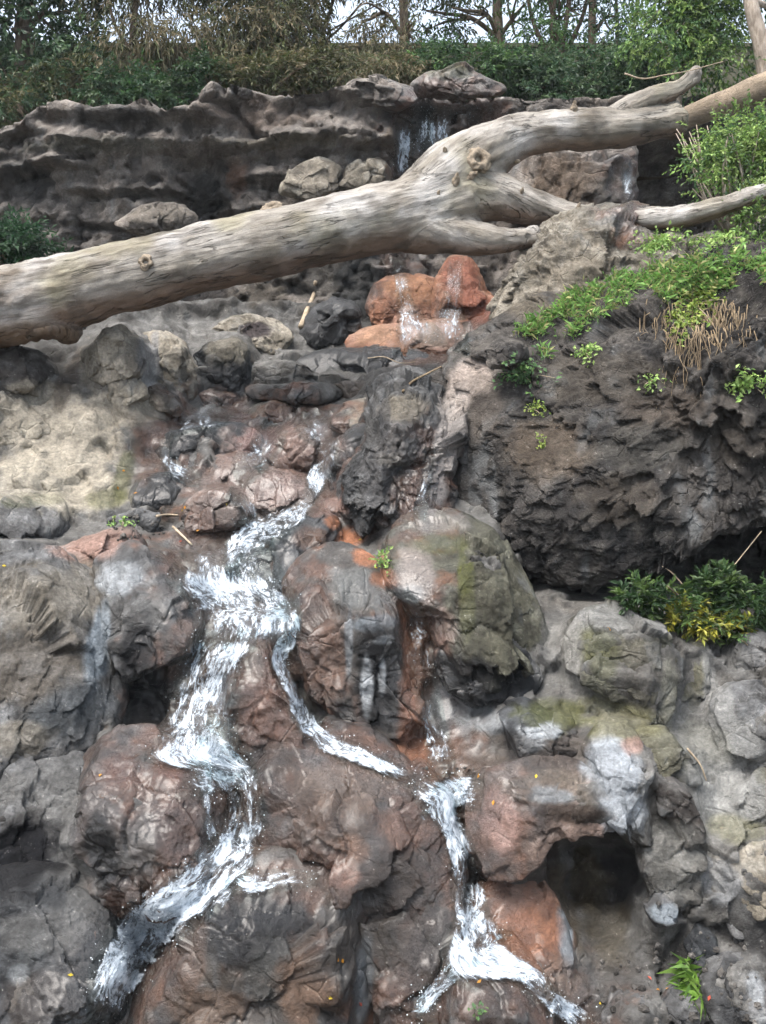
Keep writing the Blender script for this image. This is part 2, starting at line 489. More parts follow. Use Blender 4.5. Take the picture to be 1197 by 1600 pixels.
# --- left bank and the foot of the fallen trunk
rock('boulder', 'broad brown-grey boulder with bluish mineral run down its right side, beside the wide lacy fall', 'grey',
     [(-160, 900), (0, 884), (60, 882), (125, 910), (172, 955), (190, 1010), (200, 1090), (185, 1150), (120, 1180), (40, 1205), (-80, 1210), (-190, 1120)], dy=-0.15, D=0.55, lean=0.45, sub=7)
rock('boulder', 'smooth grey boulder with white crust on top at the left lip of the wide fall', 'grey',
     [(140, 892), (190, 868), (240, 882), (292, 918), (310, 968), (296, 1010), (262, 1035), (215, 1050), (188, 1010), (165, 950)], dy=-0.25, D=0.9, lean=0.45, wet=0.3)
rock('rock_slab', 'pink-topped slab with a pointed crest above the white-crusted boulder', 'pink',
     [(60, 868), (110, 850), (188, 831), (214, 848), (232, 884), (180, 905), (110, 905), (65, 895)], dy=-0.35, D=0.9, lean=0.5, cat='rock')
rock('boulder', 'flat grey boulder with a fluted face below the tan bank, touching the pink-topped slab', 'grey',
     [(-90, 780), (25, 772), (75, 788), (104, 832), (80, 862), (10, 880), (-90, 880)], dy=-0.3, D=0.7)
rock('boulder', 'dark red wet boulder split by the thin side trickle of the left stream', 'red',
     [(122, 1205), (170, 1172), (240, 1178), (312, 1198), (346, 1245), (342, 1315), (305, 1372), (245, 1404), (190, 1385), (145, 1335), (112, 1265)], dy=-0.15, D=0.85, lean=0.35, sub=7, wet=0.7)
rock('boulder', 'grey water-worn rock rib with pale hanging flake left of the dark red boulder', 'grey',
     [(-140, 1225), (0, 1195), (80, 1192), (128, 1225), (152, 1290), (190, 1385), (170, 1432), (95, 1440), (60, 1380), (10, 1330), (-140, 1300)], dy=-0.05, D=0.55, lean=0.35, sub=7)
rock('rock_flake', 'pale grey flake of rock hanging on the dark red boulder', 'slope',
     [(158, 1262), (200, 1262), (238, 1290), (262, 1335), (258, 1375), (225, 1392), (205, 1350), (175, 1310)], dy=-0.42, D=0.5, lean=0.3, cat='rock', rough=.7)
rock('boulder', 'dark grey broad boulder at the foot of the left stream with yellow fallen leaf', 'dark',
     [(-160, 1425), (0, 1412), (80, 1425), (150, 1462), (172, 1530), (165, 1620), (120, 1700), (-160, 1720)], dy=-0.1, D=0.55, lean=0.5, sub=7, wet=0.3)
rock('boulder', 'tapered reddish boulder parting the white water below the wide fall', 'red',
     [(392, 990), (418, 995), (434, 1050), (458, 1105), (488, 1162), (474, 1195), (425, 1215), (385, 1205), (370, 1150), (362, 1080), (370, 1020)], dy=-0.15, D=1.0, lean=0.4, wet=0.6)
rock('boulder', 'tall brown boulder with grey crusted crown and white drips between the two streams', 'brown',
     [(462, 905), (520, 868), (582, 895), (622, 938), (644, 990), (644, 1100), (622, 1170), (560, 1182), (515, 1145), (480, 1090), (452, 1010), (448, 945)], dy=0.05, D=0.75, lean=0.35, sub=7, wet=0.4)
rock('boulder', 'rough dark lump with crumbly brown crest beside the white chute', 'dark',
     [(372, 878), (418, 838), (470, 812), (514, 818), (526, 852), (490, 890), (462, 912), (420, 915), (385, 905)], dy=-0.1, D=0.9, lean=0.6, rough=1.6, wet=0.35, ridge=.8)
rock('boulder', 'large smooth boulder with green streak and pale left cheek under the dry overhang', 'olive',
     [(622, 850), (650, 828), (712, 822), (772, 848), (802, 890), (832, 950), (852, 1000), (826, 1036), (765, 1050), (700, 1020), (660, 985), (618, 925), (612, 880)], dy=-0.2, D=0.95, lean=0.4, sub=7, rough=.8)
rock('boulder', 'dark rounded rock tucked beneath the green-streaked boulder', 'dark',
     [(688, 1020), (750, 1018), (820, 1025), (835, 1060), (810, 1095), (740, 1100), (695, 1085)], dy=-0.05, D=0.8, lean=0.2)
rock('boulder', 'massive brown wet boulder below the tapered one with a dark hollow face', 'red',
     [(398, 1240), (430, 1196), (520, 1180), (600, 1192), (660, 1240), (700, 1305), (708, 1355), (680, 1400), (600, 1425), (540, 1420), (480, 1372), (410, 1330)], dy=-0.1, D=0.7, lean=0.5, sub=7, wet=0.6)
rock('boulder', 'black-faced brown rock with ridge crest between the left stream and the massive boulder', 'brown',
     [(205, 1560), (270, 1480), (335, 1402), (420, 1394), (500, 1388), (545, 1430), (575, 1500), (585, 1600), (560, 1680), (320, 1700), (200, 1640)], dy=-0.1, D=0.5, lean=0.5, sub=7, wet=0.45)
rock('boulder', 'coarse dark brown rock left of the thin lower fall', 'brown',
     [(548, 1432), (600, 1425), (680, 1405), (715, 1430), (718, 1500), (690, 1560), (640, 1620), (580, 1640), (560, 1540)], dy=0.0, D=0.55, lean=0.45, wet=0.5, rough=1.3)
rock('boulder', 'rounded brown boulder ringed by white water at the foot of the thin lower fall', 'brown',
     [(690, 1560), (710, 1530), (760, 1512), (815, 1522), (848, 1560), (862, 1620), (840, 1690), (740, 1700), (680, 1650)], dy=-0.1, D=0.8, lean=0.5, wet=0.6)
rock('boulder', 'rust-coloured sloping rock below the dark hollow beside the lower fall', 'rust',
     [(752, 1440), (800, 1425), (855, 1425), (900, 1490), (915, 1560), (900, 1640), (850, 1590), (800, 1530), (755, 1500)], dy=0.05, D=0.6, lean=0.6, wet=0.5)
rock('rock_ledge', 'pink-edged ledge roofing the dark hollow right of the lower fall', 'pink',
     [(742, 1260), (770, 1222), (850, 1205), (940, 1215), (985, 1250), (1000, 1290), (950, 1285), (880, 1285), (835, 1300), (800, 1345), (768, 1350), (745, 1320)], dy=-0.25, D=0.85, lean=0.5, cat='rock')
rock('rock_pillar', 'dark brown wall of rock under the pink ledge beside the lower fall', 'brown',
     [(742, 1330), (800, 1310), (860, 1290), (850, 1390), (820, 1430), (770, 1440), (742, 1420)], dy=0.15, D=0.7, lean=0.1, wet=0.5, cat='rock')
rock('boulder', 'blue-white lichened boulder standing at the shoulder of the dark hollow', 'slope',
     [(918, 1182), (950, 1155), (990, 1158), (1008, 1190), (1014, 1250), (1006, 1300), (965, 1292), (938, 1250)], dy=-0.28, D=1.0, lean=0.4)
rock('boulder', 'upper brown wedge rock leaning on the blue-white lichened boulder', 'olive',
     [(996, 1152), (1045, 1150), (1078, 1185), (1092, 1222), (1060, 1225), (1005, 1205)], dy=-0.25, D=0.9, lean=0.4)
rock('boulder', 'dark squarish rock below the brown wedge rock with a diagonal crack', 'brown',
     [(1018, 1222), (1050, 1216), (1085, 1250), (1092, 1300), (1060, 1305), (1022, 1262)], dy=-0.28, D=0.9, lean=0.35)
rock('boulder', 'grey rock buttress at the right cheek of the dark hollow', 'slope',
     [(1005, 1290), (1060, 1300), (1095, 1330), (1100, 1400), (1065, 1430), (1022, 1410), (1005, 1350)], dy=-0.1, D=0.7, lean=0.3)
rock('boulder', 'olive-brown boulder seated in the pale ledge below the leafy shrub', 'olive',
     [(892, 1010), (920, 970), (975, 958), (1022, 980), (1042, 1020), (1035, 1075), (1000, 1110), (960, 1095), (915, 1075), (895, 1050)], dy=-0.2, D=1.0, lean=0.4, sub=7)
rock('rock_slab', 'black wedge of rock with torn white crust above the pink-edged ledge', 'dark',
     [(784, 1128), (830, 1112), (880, 1130), (910, 1165), (908, 1190), (850, 1202), (800, 1190)], dy=-0.12, D=0.9, lean=0.5, cat='rock')
rock('rock_slab', 'upright brown slab between pale runs right of the olive-brown boulder', 'olive',
     [(1052, 1030), (1085, 1012), (1112, 1020), (1108, 1080), (1085, 1140), (1045, 1145), (1035, 1100)], dy=0.02, D=0.5, lean=0.45, cat='rock')
rock('boulder', 'round grey boulder bulging from the pale slope below the upright brown slab', 'grey',
     [(1125, 1110), (1160, 1085), (1230, 1080), (1280, 1130), (1260, 1195), (1190, 1200), (1135, 1165)], dy=-0.15, D=0.8, lean=0.4)
rock('boulder', 'small grey boulder at the end of the ledge under the leafy shrub', 'grey',
     [(1152, 1030), (1180, 1002), (1240, 1000), (1280, 1040), (1240, 1068), (1170, 1062)], dy=-0.2, D=0.9)
rock('boulder', 'low brown-faced boulder with yellowish rim on the pale right slope', 'olive',
     [(1122, 1300), (1140, 1255), (1190, 1220), (1270, 1215), (1290, 1280), (1200, 1300), (1150, 1315)], dy=-0.12, D=0.7, lean=0.45)
rock('boulder', 'speckled pale block low on the right slope over the small dark gap', 'tan',
     [(1105, 1350), (1150, 1312), (1230, 1300), (1290, 1340), (1250, 1390), (1170, 1398), (1115, 1410)], dy=-0.12, D=0.7, lean=0.4)
rock('boulder', 'dark grey rock beneath the speckled pale block', 'grey',
     [(1100, 1420), (1150, 1408), (1230, 1410), (1260, 1470), (1180, 1490), (1140, 1470)], dy=0.0, D=0.8)
rock('boulder', 'bluish grey stone at the mouth of the dark hollow', 'grey',
     [(1008, 1420), (1030, 1408), (1060, 1418), (1058, 1440), (1025, 1442)], dy=-0.2, D=0.9, lean=0.4)
rock('boulder', 'pale purple-grey boulder behind the green grass tuft', 'grey',
     [(1110, 1540), (1150, 1515), (1195, 1520), (1230, 1550), (1210, 1580), (1150, 1590), (1112, 1578)], dy=-0.15, D=0.8)
rock('boulder', 'flat blue-grey stone in front of the green grass tuft', 'grey',
     [(1030, 1575), (1055, 1560), (1082, 1566), (1095, 1590), (1078, 1605), (1045, 1600)], dy=-0.12, D=0.7)
rock('boulder', 'low grey stone with layered top between rust rock and flat blue-grey stone', 'grey',
     [(945, 1590), (975, 1565), (1010, 1570), (1025, 1600), (1000, 1625), (950, 1625)], dy=-0.12, D=0.7)
rock('boulder', 'small dark round stone beside the green grass tuft', 'dark',
     [(1070, 1480), (1095, 1455), (1118, 1470), (1118, 1500), (1090, 1510)], dy=-0.05, D=0.8)
rock('boulder', 'dark stone under the pale block, behind the purple-grey boulder', 'dark',
     [(1160, 1490), (1200, 1478), (1240, 1490), (1240, 1520), (1190, 1525)], dy=-0.05, D=0.8)

# --- middle terraces
rock('boulder', 'round reddish boulder in the middle of the shallow pink cascade', 'rust',
     [(422, 710), (440, 680), (470, 668), (494, 685), (500, 720), (488, 744), (458, 752), (432, 738)], dy=-0.1, D=1.0, lean=0.3, wet=0.35)
rock('rock_slab', 'black-green slab lying across the shallow cascade above the pink flat rock', 'dark',
     [(246, 700), (270, 676), (320, 668), (372, 664), (400, 676), (398, 702), (360, 716), (310, 730), (262, 728)], dy=-0.1, D=0.7, lean=0.3, cat='rock', wet=0.4)
rock('boulder', 'brown-shouldered boulder with yellow leaf at the bend of the white chute', 'pink',
     [(288, 790), (320, 770), (355, 768), (380, 790), (384, 818), (360, 832), (310, 834), (286, 815)], dy=-0.15, D=0.95, lean=0.4, wet=0.3)
rock('rock_slab', 'pink flat rock washed by thin water left of the round reddish boulder', 'pink',
     [(295, 742), (330, 718), (370, 708), (402, 716), (420, 745), (380, 765), (320, 768)], dy=-0.02, D=0.5, lean=0.9, cat='rock', wet=0.6)
rock('rock_slab', 'broad pink washed rock below the round reddish boulder', 'pink',
     [(378, 765), (400, 742), (450, 745), (482, 762), (486, 790), (440, 806), (395, 800)], dy=-0.05, D=0.6, lean=0.8, cat='rock', wet=0.6)
rock('boulder', 'dark bluish wet rock at the edge of the tan bank above the leaf litter', 'dark',
     [(200, 770), (225, 745), (262, 740), (285, 760), (284, 795), (245, 806), (210, 798)], dy=-0.1, D=0.8, lean=0.5, wet=0.7)
rock('rock_slab', 'low grey slab in the leaf litter beside the bluish wet rock', 'grey',
     [(176, 808), (215, 798), (245, 806), (240, 826), (200, 834), (172, 824)], dy=-0.12, D=0.7, lean=0.5, cat='rock')
rock('rock_slab', 'cream slab with a greenish edge at the head of the pink cascade', 'tan',
     [(378, 648), (398, 632), (432, 628), (458, 640), (456, 658), (420, 664), (390, 662)], dy=-0.05, D=0.8, lean=0.5, cat='rock')
rock('boulder', 'peach-tinted low boulder at the foot of the grey rounded block', 'pink',
     [(298, 632), (315, 612), (345, 606), (372, 622), (370, 638), (335, 645), (305, 645)], dy=-0.05, D=0.8)
rock('boulder', 'dark grey rounded block standing among the pale boulders under the trunk', 'dark',
     [(304, 550), (325, 534), (370, 533), (388, 552), (390, 590), (376, 612), (330, 612), (306, 600)], dy=-0.6, D=0.8, lean=0.3)
rock('boulder', 'tall pale boulder with white stripe left of the dark rounded block', 'tan',
     [(222, 528), (250, 524), (285, 540), (302, 575), (306, 618), (280, 632), (245, 612), (226, 575)], dy=-0.75, D=0.8, lean=0.3)
rock('boulder', 'leaning pale rib of rock with black cleft under the trunk', 'tan',
     [(160, 520), (185, 510), (212, 535), (220, 568), (212, 590), (170, 600), (140, 585), (130, 550)], Y=10.15, D=0.8, lean=0.3)
rock('rock_ledge', 'pale shelf rock with a green shaded lip on the left bank', 'tan',
     [(160, 590), (205, 586), (225, 604), (232, 622), (205, 632), (165, 620)], Y=10.1, D=0.8, lean=0.4, cat='rock')
rock('boulder', 'small brown peaked rock below the pale shelf rock', 'brown',
     [(225, 606), (245, 600), (270, 618), (288, 640), (270, 650), (232, 640)], Y=10.3, D=0.8, lean=0.4)
rock('boulder', 'tan boulder with a stepped dark seam below the brown hump at the trunk butt', 'tan',
     [(-120, 590), (0, 604), (40, 640), (76, 672), (60, 690), (0, 700), (-120, 700)], Y=9.7, D=0.6, lean=0.4)
rock('boulder', 'brown hump directly under the broken trunk butt', 'brown',
     [(-120, 545), (-20, 538), (50, 552), (74, 590), (60, 625), (0, 620), (-120, 620)], Y=10.0, D=0.7, lean=0.4)
rock('boulder', 'tan crusted rock with purple-black dent below the dark pool', 'tan',
     [(335, 520), (365, 498), (400, 494), (432, 503), (452, 525), (440, 548), (390, 552), (345, 545)], dy=-0.6, D=0.8, lean=0.4)
rock('rock_ledge', 'long low grey-green ledge with rounded nose beside the dark rounded block', 'slope',
     [(390, 600), (430, 604), (475, 598), (515, 602), (534, 616), (510, 630), (450, 630), (400, 626)], dy=-0.25, D=1.0, lean=0.4, cat='rock')
rock('rock_ledge', 'upper grey stepped ledge above the long low ledge', 'slope',
     [(388, 570), (430, 560), (470, 572), (492, 590), (470, 602), (420, 602), (392, 594)], dy=-0.3, D=0.9, lean=0.5, cat='rock')
rock('rock_slab', 'square-ended brown slab on the sill of the dark pool', 'brown',
     [(528, 600), (560, 596), (584, 600), (596, 612), (580, 624), (540, 624)], dy=-0.2, D=0.9, lean=0.4, cat='rock')
rock('rock_ledge', 'dark wet sill across the foot of the spray-filled basin', 'dark',
     [(470, 560), (520, 548), (590, 545), (660, 548), (670, 575), (620, 600), (540, 596), (480, 590)], dy=-0.1, D=0.6, lean=0.8, cat='rock', wet=0.6)
rock('boulder', 'black rock with a rusty chip left of the orange basin rocks', 'dark',
     [(470, 520), (490, 480), (520, 465), (548, 480), (560, 520), (545, 545), (490, 545)], Y=12.3, D=0.7, lean=0.3, wet=0.5)
rock('boulder', 'orange domed rock in the basin hit by spray', 'rust',
     [(578, 480), (590, 445), (632, 430), (680, 440), (694, 480), (680, 520), (640, 540), (595, 528)], Y=12.5, D=0.45, lean=0.5, wet=0.0, rough=.8)
rock('boulder', 'bright rust-red rock column at the right of the spray basin', 'rust',
     [(686, 440), (705, 404), (742, 404), (756, 455), (782, 472), (780, 520), (740, 540), (700, 530), (680, 490)], Y=12.4, D=0.5, lean=0.4, wet=0.0, rough=.8)
rock('rock_slab', 'pale orange washed apron where the spray lands below the rust-red column', 'rust',
     [(545, 540), (575, 512), (620, 508), (700, 500), (760, 505), (775, 540), (700, 560), (600, 562)], Y=12.0, D=0.5, lean=1.0, wet=0.0, cat='rock', rough=.8)

# --- grey buttress and dry overhang
rock('rock_buttress', 'tall dark grey buttress with pale cap between the pink cascade and the overhang', 'grey',
     [(590, 625), (630, 612), (680, 640), (700, 690), (690, 770), (660, 830), (610, 848), (570, 835), (546, 790), (556, 740), (580, 700)], Y=9.0, D=0.75, lean=0.3, sub=7, cat='rock', mat=M_LAVA, facets=4)
rock('boulder', 'black curved rock beside the tall grey buttress at the pink cascade', 'dark',
     [(512, 730), (528, 695), (550, 672), (585, 668), (600, 700), (585, 740), (560, 768), (525, 765)], Y=9.4, D=0.8, lean=0.35)
rock('rock_ledge', 'tan cap rock above the black curved rock with greenish edge', 'tan',
     [(520, 660), (545, 632), (595, 618), (650, 620), (660, 650), (600, 672), (545, 680)], Y=9.9, D=0.8, lean=0.7, cat='rock')
rock('boulder', 'flat maroon rock at the foot of the tall grey buttress', 'red',
     [(508, 785), (530, 778), (548, 790), (552, 815), (530, 832), (512, 815)], Y=9.0, D=0.8, lean=0.4, wet=0.3)
rock('rock_outcrop', 'huge craggy dark overhang with grass on its brow above the black cave', 'lava',
     [(676, 655), (700, 600), (745, 552), (800, 512), (880, 470), (980, 425), (1100, 398), (1300, 370), (1560, 420), (1600, 760), (1400, 800), (1250, 790), (1190, 768), (1120, 772), (1060, 785), (1005, 845), (930, 878), (860, 872), (800, 848), (735, 800), (690, 735)],
     Y=9.35, D=0.42, lean=0.42, sub=8, rough=1.6, box=0.7, cat='rock outcrop', mat=M_LAVA, facets=5, ridge=1.0)
rock('rock_outcrop', 'sandy crumbling mound of rock under the lower limb of the fallen trunk', 'tan',
     [(772, 520), (800, 440), (840, 380), (885, 336), (990, 328), (1030, 365), (1070, 420), (1020, 500), (920, 545), (820, 560)], Y=10.2, D=0.7, lean=0.5, sub=7, rough=1.3, cat='rock outcrop', mat=M_LAVA, facets=4)
rock('rock_outcrop', 'overgrown brown bank behind the overhang beneath the green bush', 'brown',
     [(1000, 420), (1060, 380), (1140, 345), (1300, 290), (1600, 260), (1700, 520), (1400, 600), (1000, 520)], Y=10.6, D=0.7, lean=0.9, cat='rock outcrop')
rock('boulder', 'small dark grey knob of rock on the left brow of the overhang', 'lava',
     [(762, 548), (785, 528), (815, 532), (826, 558), (800, 574), (768, 572)], Y=8.95, D=0.9, lean=0.4)

# --- bulges of the cliff
rock('boulder', 'smooth tan boulder bulging from the cliff just above the trunk', 'tan',
     [(440, 302), (455, 268), (500, 245), (528, 262), (520, 300), (480, 312)], Y=13.15, D=0.7, lean=0.4, rough=.8)
rock('boulder', 'dim tan boulder in the cliff shadow beside the thin upper fall', 'tan',
     [(530, 300), (545, 260), (585, 245), (608, 262), (605, 295), (560, 305)], Y=13.3, D=0.7, lean=0.4, rough=.8)
rock('boulder', 'pale boulder low in the cliff left of the trunk middle', 'cliff',
     [(180, 350), (215, 322), (275, 318), (300, 340), (285, 362), (220, 366)], Y=13.1, D=0.8, lean=0.5)
rock('boulder', 'mossy dark boulder roofing the upper fall at the cliff top', 'cliff',
     [(645, 142), (665, 118), (720, 100), (760, 116), (790, 136), (770, 152), (710, 156), (660, 153)], Y=13.75, D=0.7, lean=0.4)
rock('boulder', 'square dark rock at the cliff top left of the upper fall', 'cliff',
     [(543, 140), (560, 124), (600, 122), (636, 132), (648, 160), (620, 172), (560, 165)], Y=13.4, D=0.8, lean=0.3)
rock('boulder', 'dark brown rock face behind the upper limb of the trunk', 'cliff',
     [(790, 300), (800, 235), (870, 215), (975, 225), (985, 320), (940, 360), (830, 350)], Y=12.6, D=0.5, lean=0.15, rough=1.4)

# --- slope that carries the boulders
CTRL += [(x, y, Y) for x, y, Y in [
    (50, 600, 10.0), (100, 640, 9.8), (120, 700, 9.5), (60, 740, 9.2), (150, 760, 9.1), (-150, 700, 9.3), (-150, 560, 10.0), (120, 560, 10.2), (20, 690, 9.6),
    (180, 720, 9.45), (190, 660, 9.9), (60, 800, 8.9), (-250, 650, 9.3), (-250, 800, 8.8),
    (830, 905, 9.6), (900, 905, 9.9), (960, 900, 10.3), (1010, 890, 10.8), (1060, 850, 11.4), (1120, 830, 11.6), (1190, 850, 11.4), (1300, 860, 11.2),
    (1100, 800, 11.8), (1200, 800, 11.8), (1000, 850, 11.2), (1080, 890, 10.6), (1180, 900, 10.6), (1300, 900, 10.4), (1400, 820, 11.5), (1500, 850, 11),
    (850, 925, 8.7), (950, 928, 8.75), (1050, 930, 8.9), (1150, 935, 9.0), (1300, 935, 9.0),
    (870, 945, 8.2), (980, 950, 8.0), (1060, 985, 7.8), (1150, 1000, 7.7), (1300, 1010, 7.7), (870, 990, 8.0), (860, 1060, 7.55), (1060, 1120, 7.35),
    (850, 1330, 6.95), (900, 1320, 7.35), (950, 1330, 7.45), (990, 1350, 7.35), (900, 1380, 7.2), (960, 1400, 7.2), (870, 1420, 6.75), (930, 1450, 6.65), (980, 1440, 6.7),
    (400, 870, 8.25), (300, 900, 8.1), (340, 850, 8.55), (340, 1000, 7.6), (330, 1100, 7.4), (330, 1180, 7.05), (380, 1250, 6.9), (360, 1320, 6.7), (300, 1400, 6.5),
    (680, 1000, 7.6), (670, 1100, 7.4), (690, 1230, 6.95), (720, 1300, 6.85), (735, 1400, 6.7), (560, 570, 11.5),
    (240, 1120, 7.5), (230, 1080, 7.7), (750, 1180, 7.05), (850, 1215, 6.9), (30, 1350, 6.95), (60, 1400, 6.8), (120, 1390, 6.6)]]
cp = np.array(CTRL)
gx, gy = np.meshgrid(np.arange(-420, 1640, 4.2), np.concatenate([np.arange(470, 960, 3.2), np.arange(960, 1900, 4.2)]))
nr, nc = gx.shape
def slope_depth(x, y):
    res = np.zeros(x.size); x = x.ravel(); y = y.ravel()
    r_i = cp[:, 2] - Y0(cp[:, 1])
    for a in range(0, x.size, 20000):
        s_ = slice(a, a + 20000)
        d2 = (x[s_, None] - cp[:, 0]) ** 2 + (y[s_, None] - cp[:, 1]) ** 2
        w_ = np.exp(-d2 / (2 * 17.0 ** 2)) + 0.06 * np.exp(-d2 / (2 * 60.0 ** 2))
        res[s_] = (w_ * r_i).sum(1) / (w_.sum(1) + 0.004)
    return Y0(y) + res
cr_, cc_ = np.arange(0, nr + 3, 4), np.arange(0, nc + 3, 4)
ry_ = np.interp(cr_, np.arange(nr), gy[:, 0]); rx_ = np.interp(cc_, np.arange(nc), gx[0])
cg = slope_depth(*np.meshgrid(rx_, ry_)).reshape(len(cr_), len(cc_)) - Y0(ry_)[:, None]
tmp_ = np.stack([np.interp(np.arange(nc), cc_, row) for row in cg])
dep = (np.stack([np.interp(np.arange(nr), cr_, tmp_[:, k_]) for k_ in range(nc)], 1) + Y0(gy[:, :1])).ravel()
# bedrock fills the joints: follow the boulders' faces loosely, so that they grow out of one mass
bpy.context.view_layer.update()
DG0 = bpy.context.evaluated_depsgraph_get()
fx, fy = np.arange(-420, 1640, 9.0), np.arange(500, 1900, 9.0)
base = np.interp(fy, gy[:, 0], np.arange(nr)); bx_ = np.interp(fx, gx[0], np.arange(nc))
dep2 = dep.reshape(nr, nc)
Dm = dep2[np.clip(base.round().astype(int), 0, nr - 1)][:, np.clip(bx_.round().astype(int), 0, nc - 1)].copy()
D0 = Dm.copy()
for a_ in range(len(fy)):
    for b_ in range(len(fx)):
        ok, loc, *_r = scene.ray_cast(DG0, Vector(CAM), ray(fx[b_], fy[a_]))
        if ok: Dm[a_, b_] = min(Dm[a_, b_], loc[1])
def gblur(A, sg):
    k = np.arange(-int(3 * sg), int(3 * sg) + 1); w_ = np.exp(-.5 * (k / sg) ** 2); w_ /= w_.sum()
    for ax in (0, 1):
        E = np.pad(A, [(len(k) // 2,) * 2 if q == ax else (0, 0) for q in (0, 1)], mode='edge')
        A = sum(w_[q] * (E[q:q + A.shape[0]] if ax == 0 else E[:, q:q + A.shape[1]]) for q in range(len(k)))
    return A
fill = gblur(Dm, 1.5)
FX, FY = np.meshgrid(fx, fy)
keep = np.zeros_like(FX)                       # hollows that stay open
for x0, x1, y0, y1 in ((835, 1015, 1300, 1460), (790, 1700, 770, 945), (190, 262, 1035, 1150), (-60, 80, 1300, 1400), (470, 780, 440, 560)):
    keep = np.maximum(keep, sstep(x0 - 14, x0 + 14, FX) * (1 - sstep(x1 - 14, x1 + 14, FX)) * sstep(y0 - 12, y0 + 12, FY) * (1 - sstep(y1 - 12, y1 + 12, FY)))
keep = np.maximum(keep, sstep(640, 700, FX) * (1 - sstep(520, 840, FY)))
top_ = sstep(545, 600, FY + 70 * sstep(480, 430, FX))
soft = np.maximum(sstep(800, 880, FX) * sstep(930, 1000, FY), sstep(260, 180, FX) * sstep(860, 930, FY) * .6)
soft = np.maximum(soft, sstep(430, 380, FX) * sstep(840, 780, FY) * .75)
new = np.minimum(D0, fill + .10 - .11 * soft)
new = D0 + (new - D0) * (1 - keep) * top_
ii = np.clip((gy.ravel() - fy[0]) / 9.0, 0, len(fy) - 1.001); jj = np.clip((gx.ravel() - fx[0]) / 9.0, 0, len(fx) - 1.001)
i0, j0 = ii.astype(int), jj.astype(int); fi, fj = ii - i0, jj - j0
up_ = new[i0, j0] * (1 - fi) * (1 - fj) + new[i0 + 1, j0] * fi * (1 - fj) + new[i0, j0 + 1] * (1 - fi) * fj + new[i0 + 1, j0 + 1] * fi * fj
lo_ = D0[i0, j0] * (1 - fi) * (1 - fj) + D0[i0 + 1, j0] * fi * (1 - fj) + D0[i0, j0 + 1] * (1 - fi) * fj + D0[i0 + 1, j0 + 1] * fi * fj
dep = dep + np.where(gy.ravel() < 500, 0, up_ - lo_)
v = P(gx.ravel(), gy.ravel(), dep)
f1 = fbm(v, 1.3, 3, 50); f2 = fbm(v, 4.5, 5, 51); f3 = ridged(v + 0.1 * f2[:, None], 2.2, 4, 52)
push = 0.06 * f1 + 0.06 * f2 + 0.045 * f3
v[:, 1] += push * 0.6; v[:, 2] -= push * 0.6
# rounded cobbly relief on the terraces
a1, a2, cid, cen = worley(v + 0.06 * np.stack([f2, f1, f3], 1), 3.3, 55)
bl = (cen * (_cell[cid] - .5)).sum(1) * .09
a1, a2, cid, cen = worley(v + 0.1 * np.stack([f2, f1, f3], 1), 1.5, 56)
bl = bl + (cen * (_cell[cid] - .5)).sum(1) * .14
v[:, 1] -= bl; v[:, 2] += bl * 0.6
o = link('rock_slope', mesh_from('rock_slope', v, grid_faces(nr, nc)[:, ::-1]), M_ROCK)
o['kind'] = 'structure'
ROCKS.append(dict(o=o, v=v, kind='slope', wet=0.15, s=90))

# --- cliff behind
TOP = np.array([[-700, 200], [-100, 205], [0, 201], [66, 195], [76, 172], [130, 161], [175, 180], [215, 176], [250, 164], [288, 189], [312, 174], [346, 137], [395, 141], [440, 150],
                [500, 148], [540, 141], [560, 135], [640, 150], [700, 152], [760, 150], [860, 150], [1000, 150], [1700, 150]], float)
xs = np.arange(-11.0, 11.0, 0.038)
top_px = xs / 13.4 * F * CP + W / 2          # approximate, only to look the rim line up
rim = P(top_px, np.interp(top_px, TOP[:, 0], TOP[:, 1]), 13.4)[:, 2]
nv, nb = 118, 26
rows = []
for k in range(nv):
    tt = k / (nv - 1)
    rows.append(np.stack([xs, np.full_like(xs, 13.4), 3.4 + (rim - 3.4) * tt], 1))
for k in range(1, nb):
    u = k / (nb - 1)
    rows.append(np.stack([xs, np.full_like(xs, 13.4 + 2.0 * u), rim - 0.02 - (0.35 * np.sin(u * 1.57) + 0.2 * u) * (rim - 6.7) / .9], 1))
v = np.concatenate(rows)
px, py = to_px(v)
px = px.copy()
front = np.repeat(np.arange(len(rows)) < nv, len(xs))
LEDGE = [(-300, 560, 236, 0.16, 16), (60, 290, 226, 0.2, 10), (340, 620, 222, 0.26, 14), (-300, 140, 262, 0.3, 12), (330, 640, 152, 0.22, 20), (60, 340, 184, 0.25, 18), (-300, 70, 208, 0.2, 12),
         (340, 470, 272, 0.2, 8), (120, 300, 300, 0.25, 9), (100, 300, 350, 0.25, 8), (340, 440, 322, 0.25, 10), (780, 1000, 255, 0.3, 10), (780, 1000, 300, 0.25, 9)]
yy = np.zeros(len(v))
wob = fbm(v * np.array([1, 0, 0.2]), 1.1, 3, 60)
wc = worley(v * np.array([1, 0, .45]) + .15 * wob[:, None], 1.25, 71)
wob = .75 * wob + (_cell[wc[2]][:, 2] - .5) * .45
for x0, x1, ly, pr, hh in LEDGE:
    win = sstep(x0 - 30, x0 + 20, px) * (1 - sstep(x1 - 20, x1 + 30, px))
    tt = py - (ly + wob * 26)
    f = np.where(tt < 0, np.exp(tt / (hh * 2.2)), np.exp(-(tt / (hh * 0.45)) ** 2))
    yy -= pr * f * win * (.8 + .4 * _cell[wc[2]][:, 0])
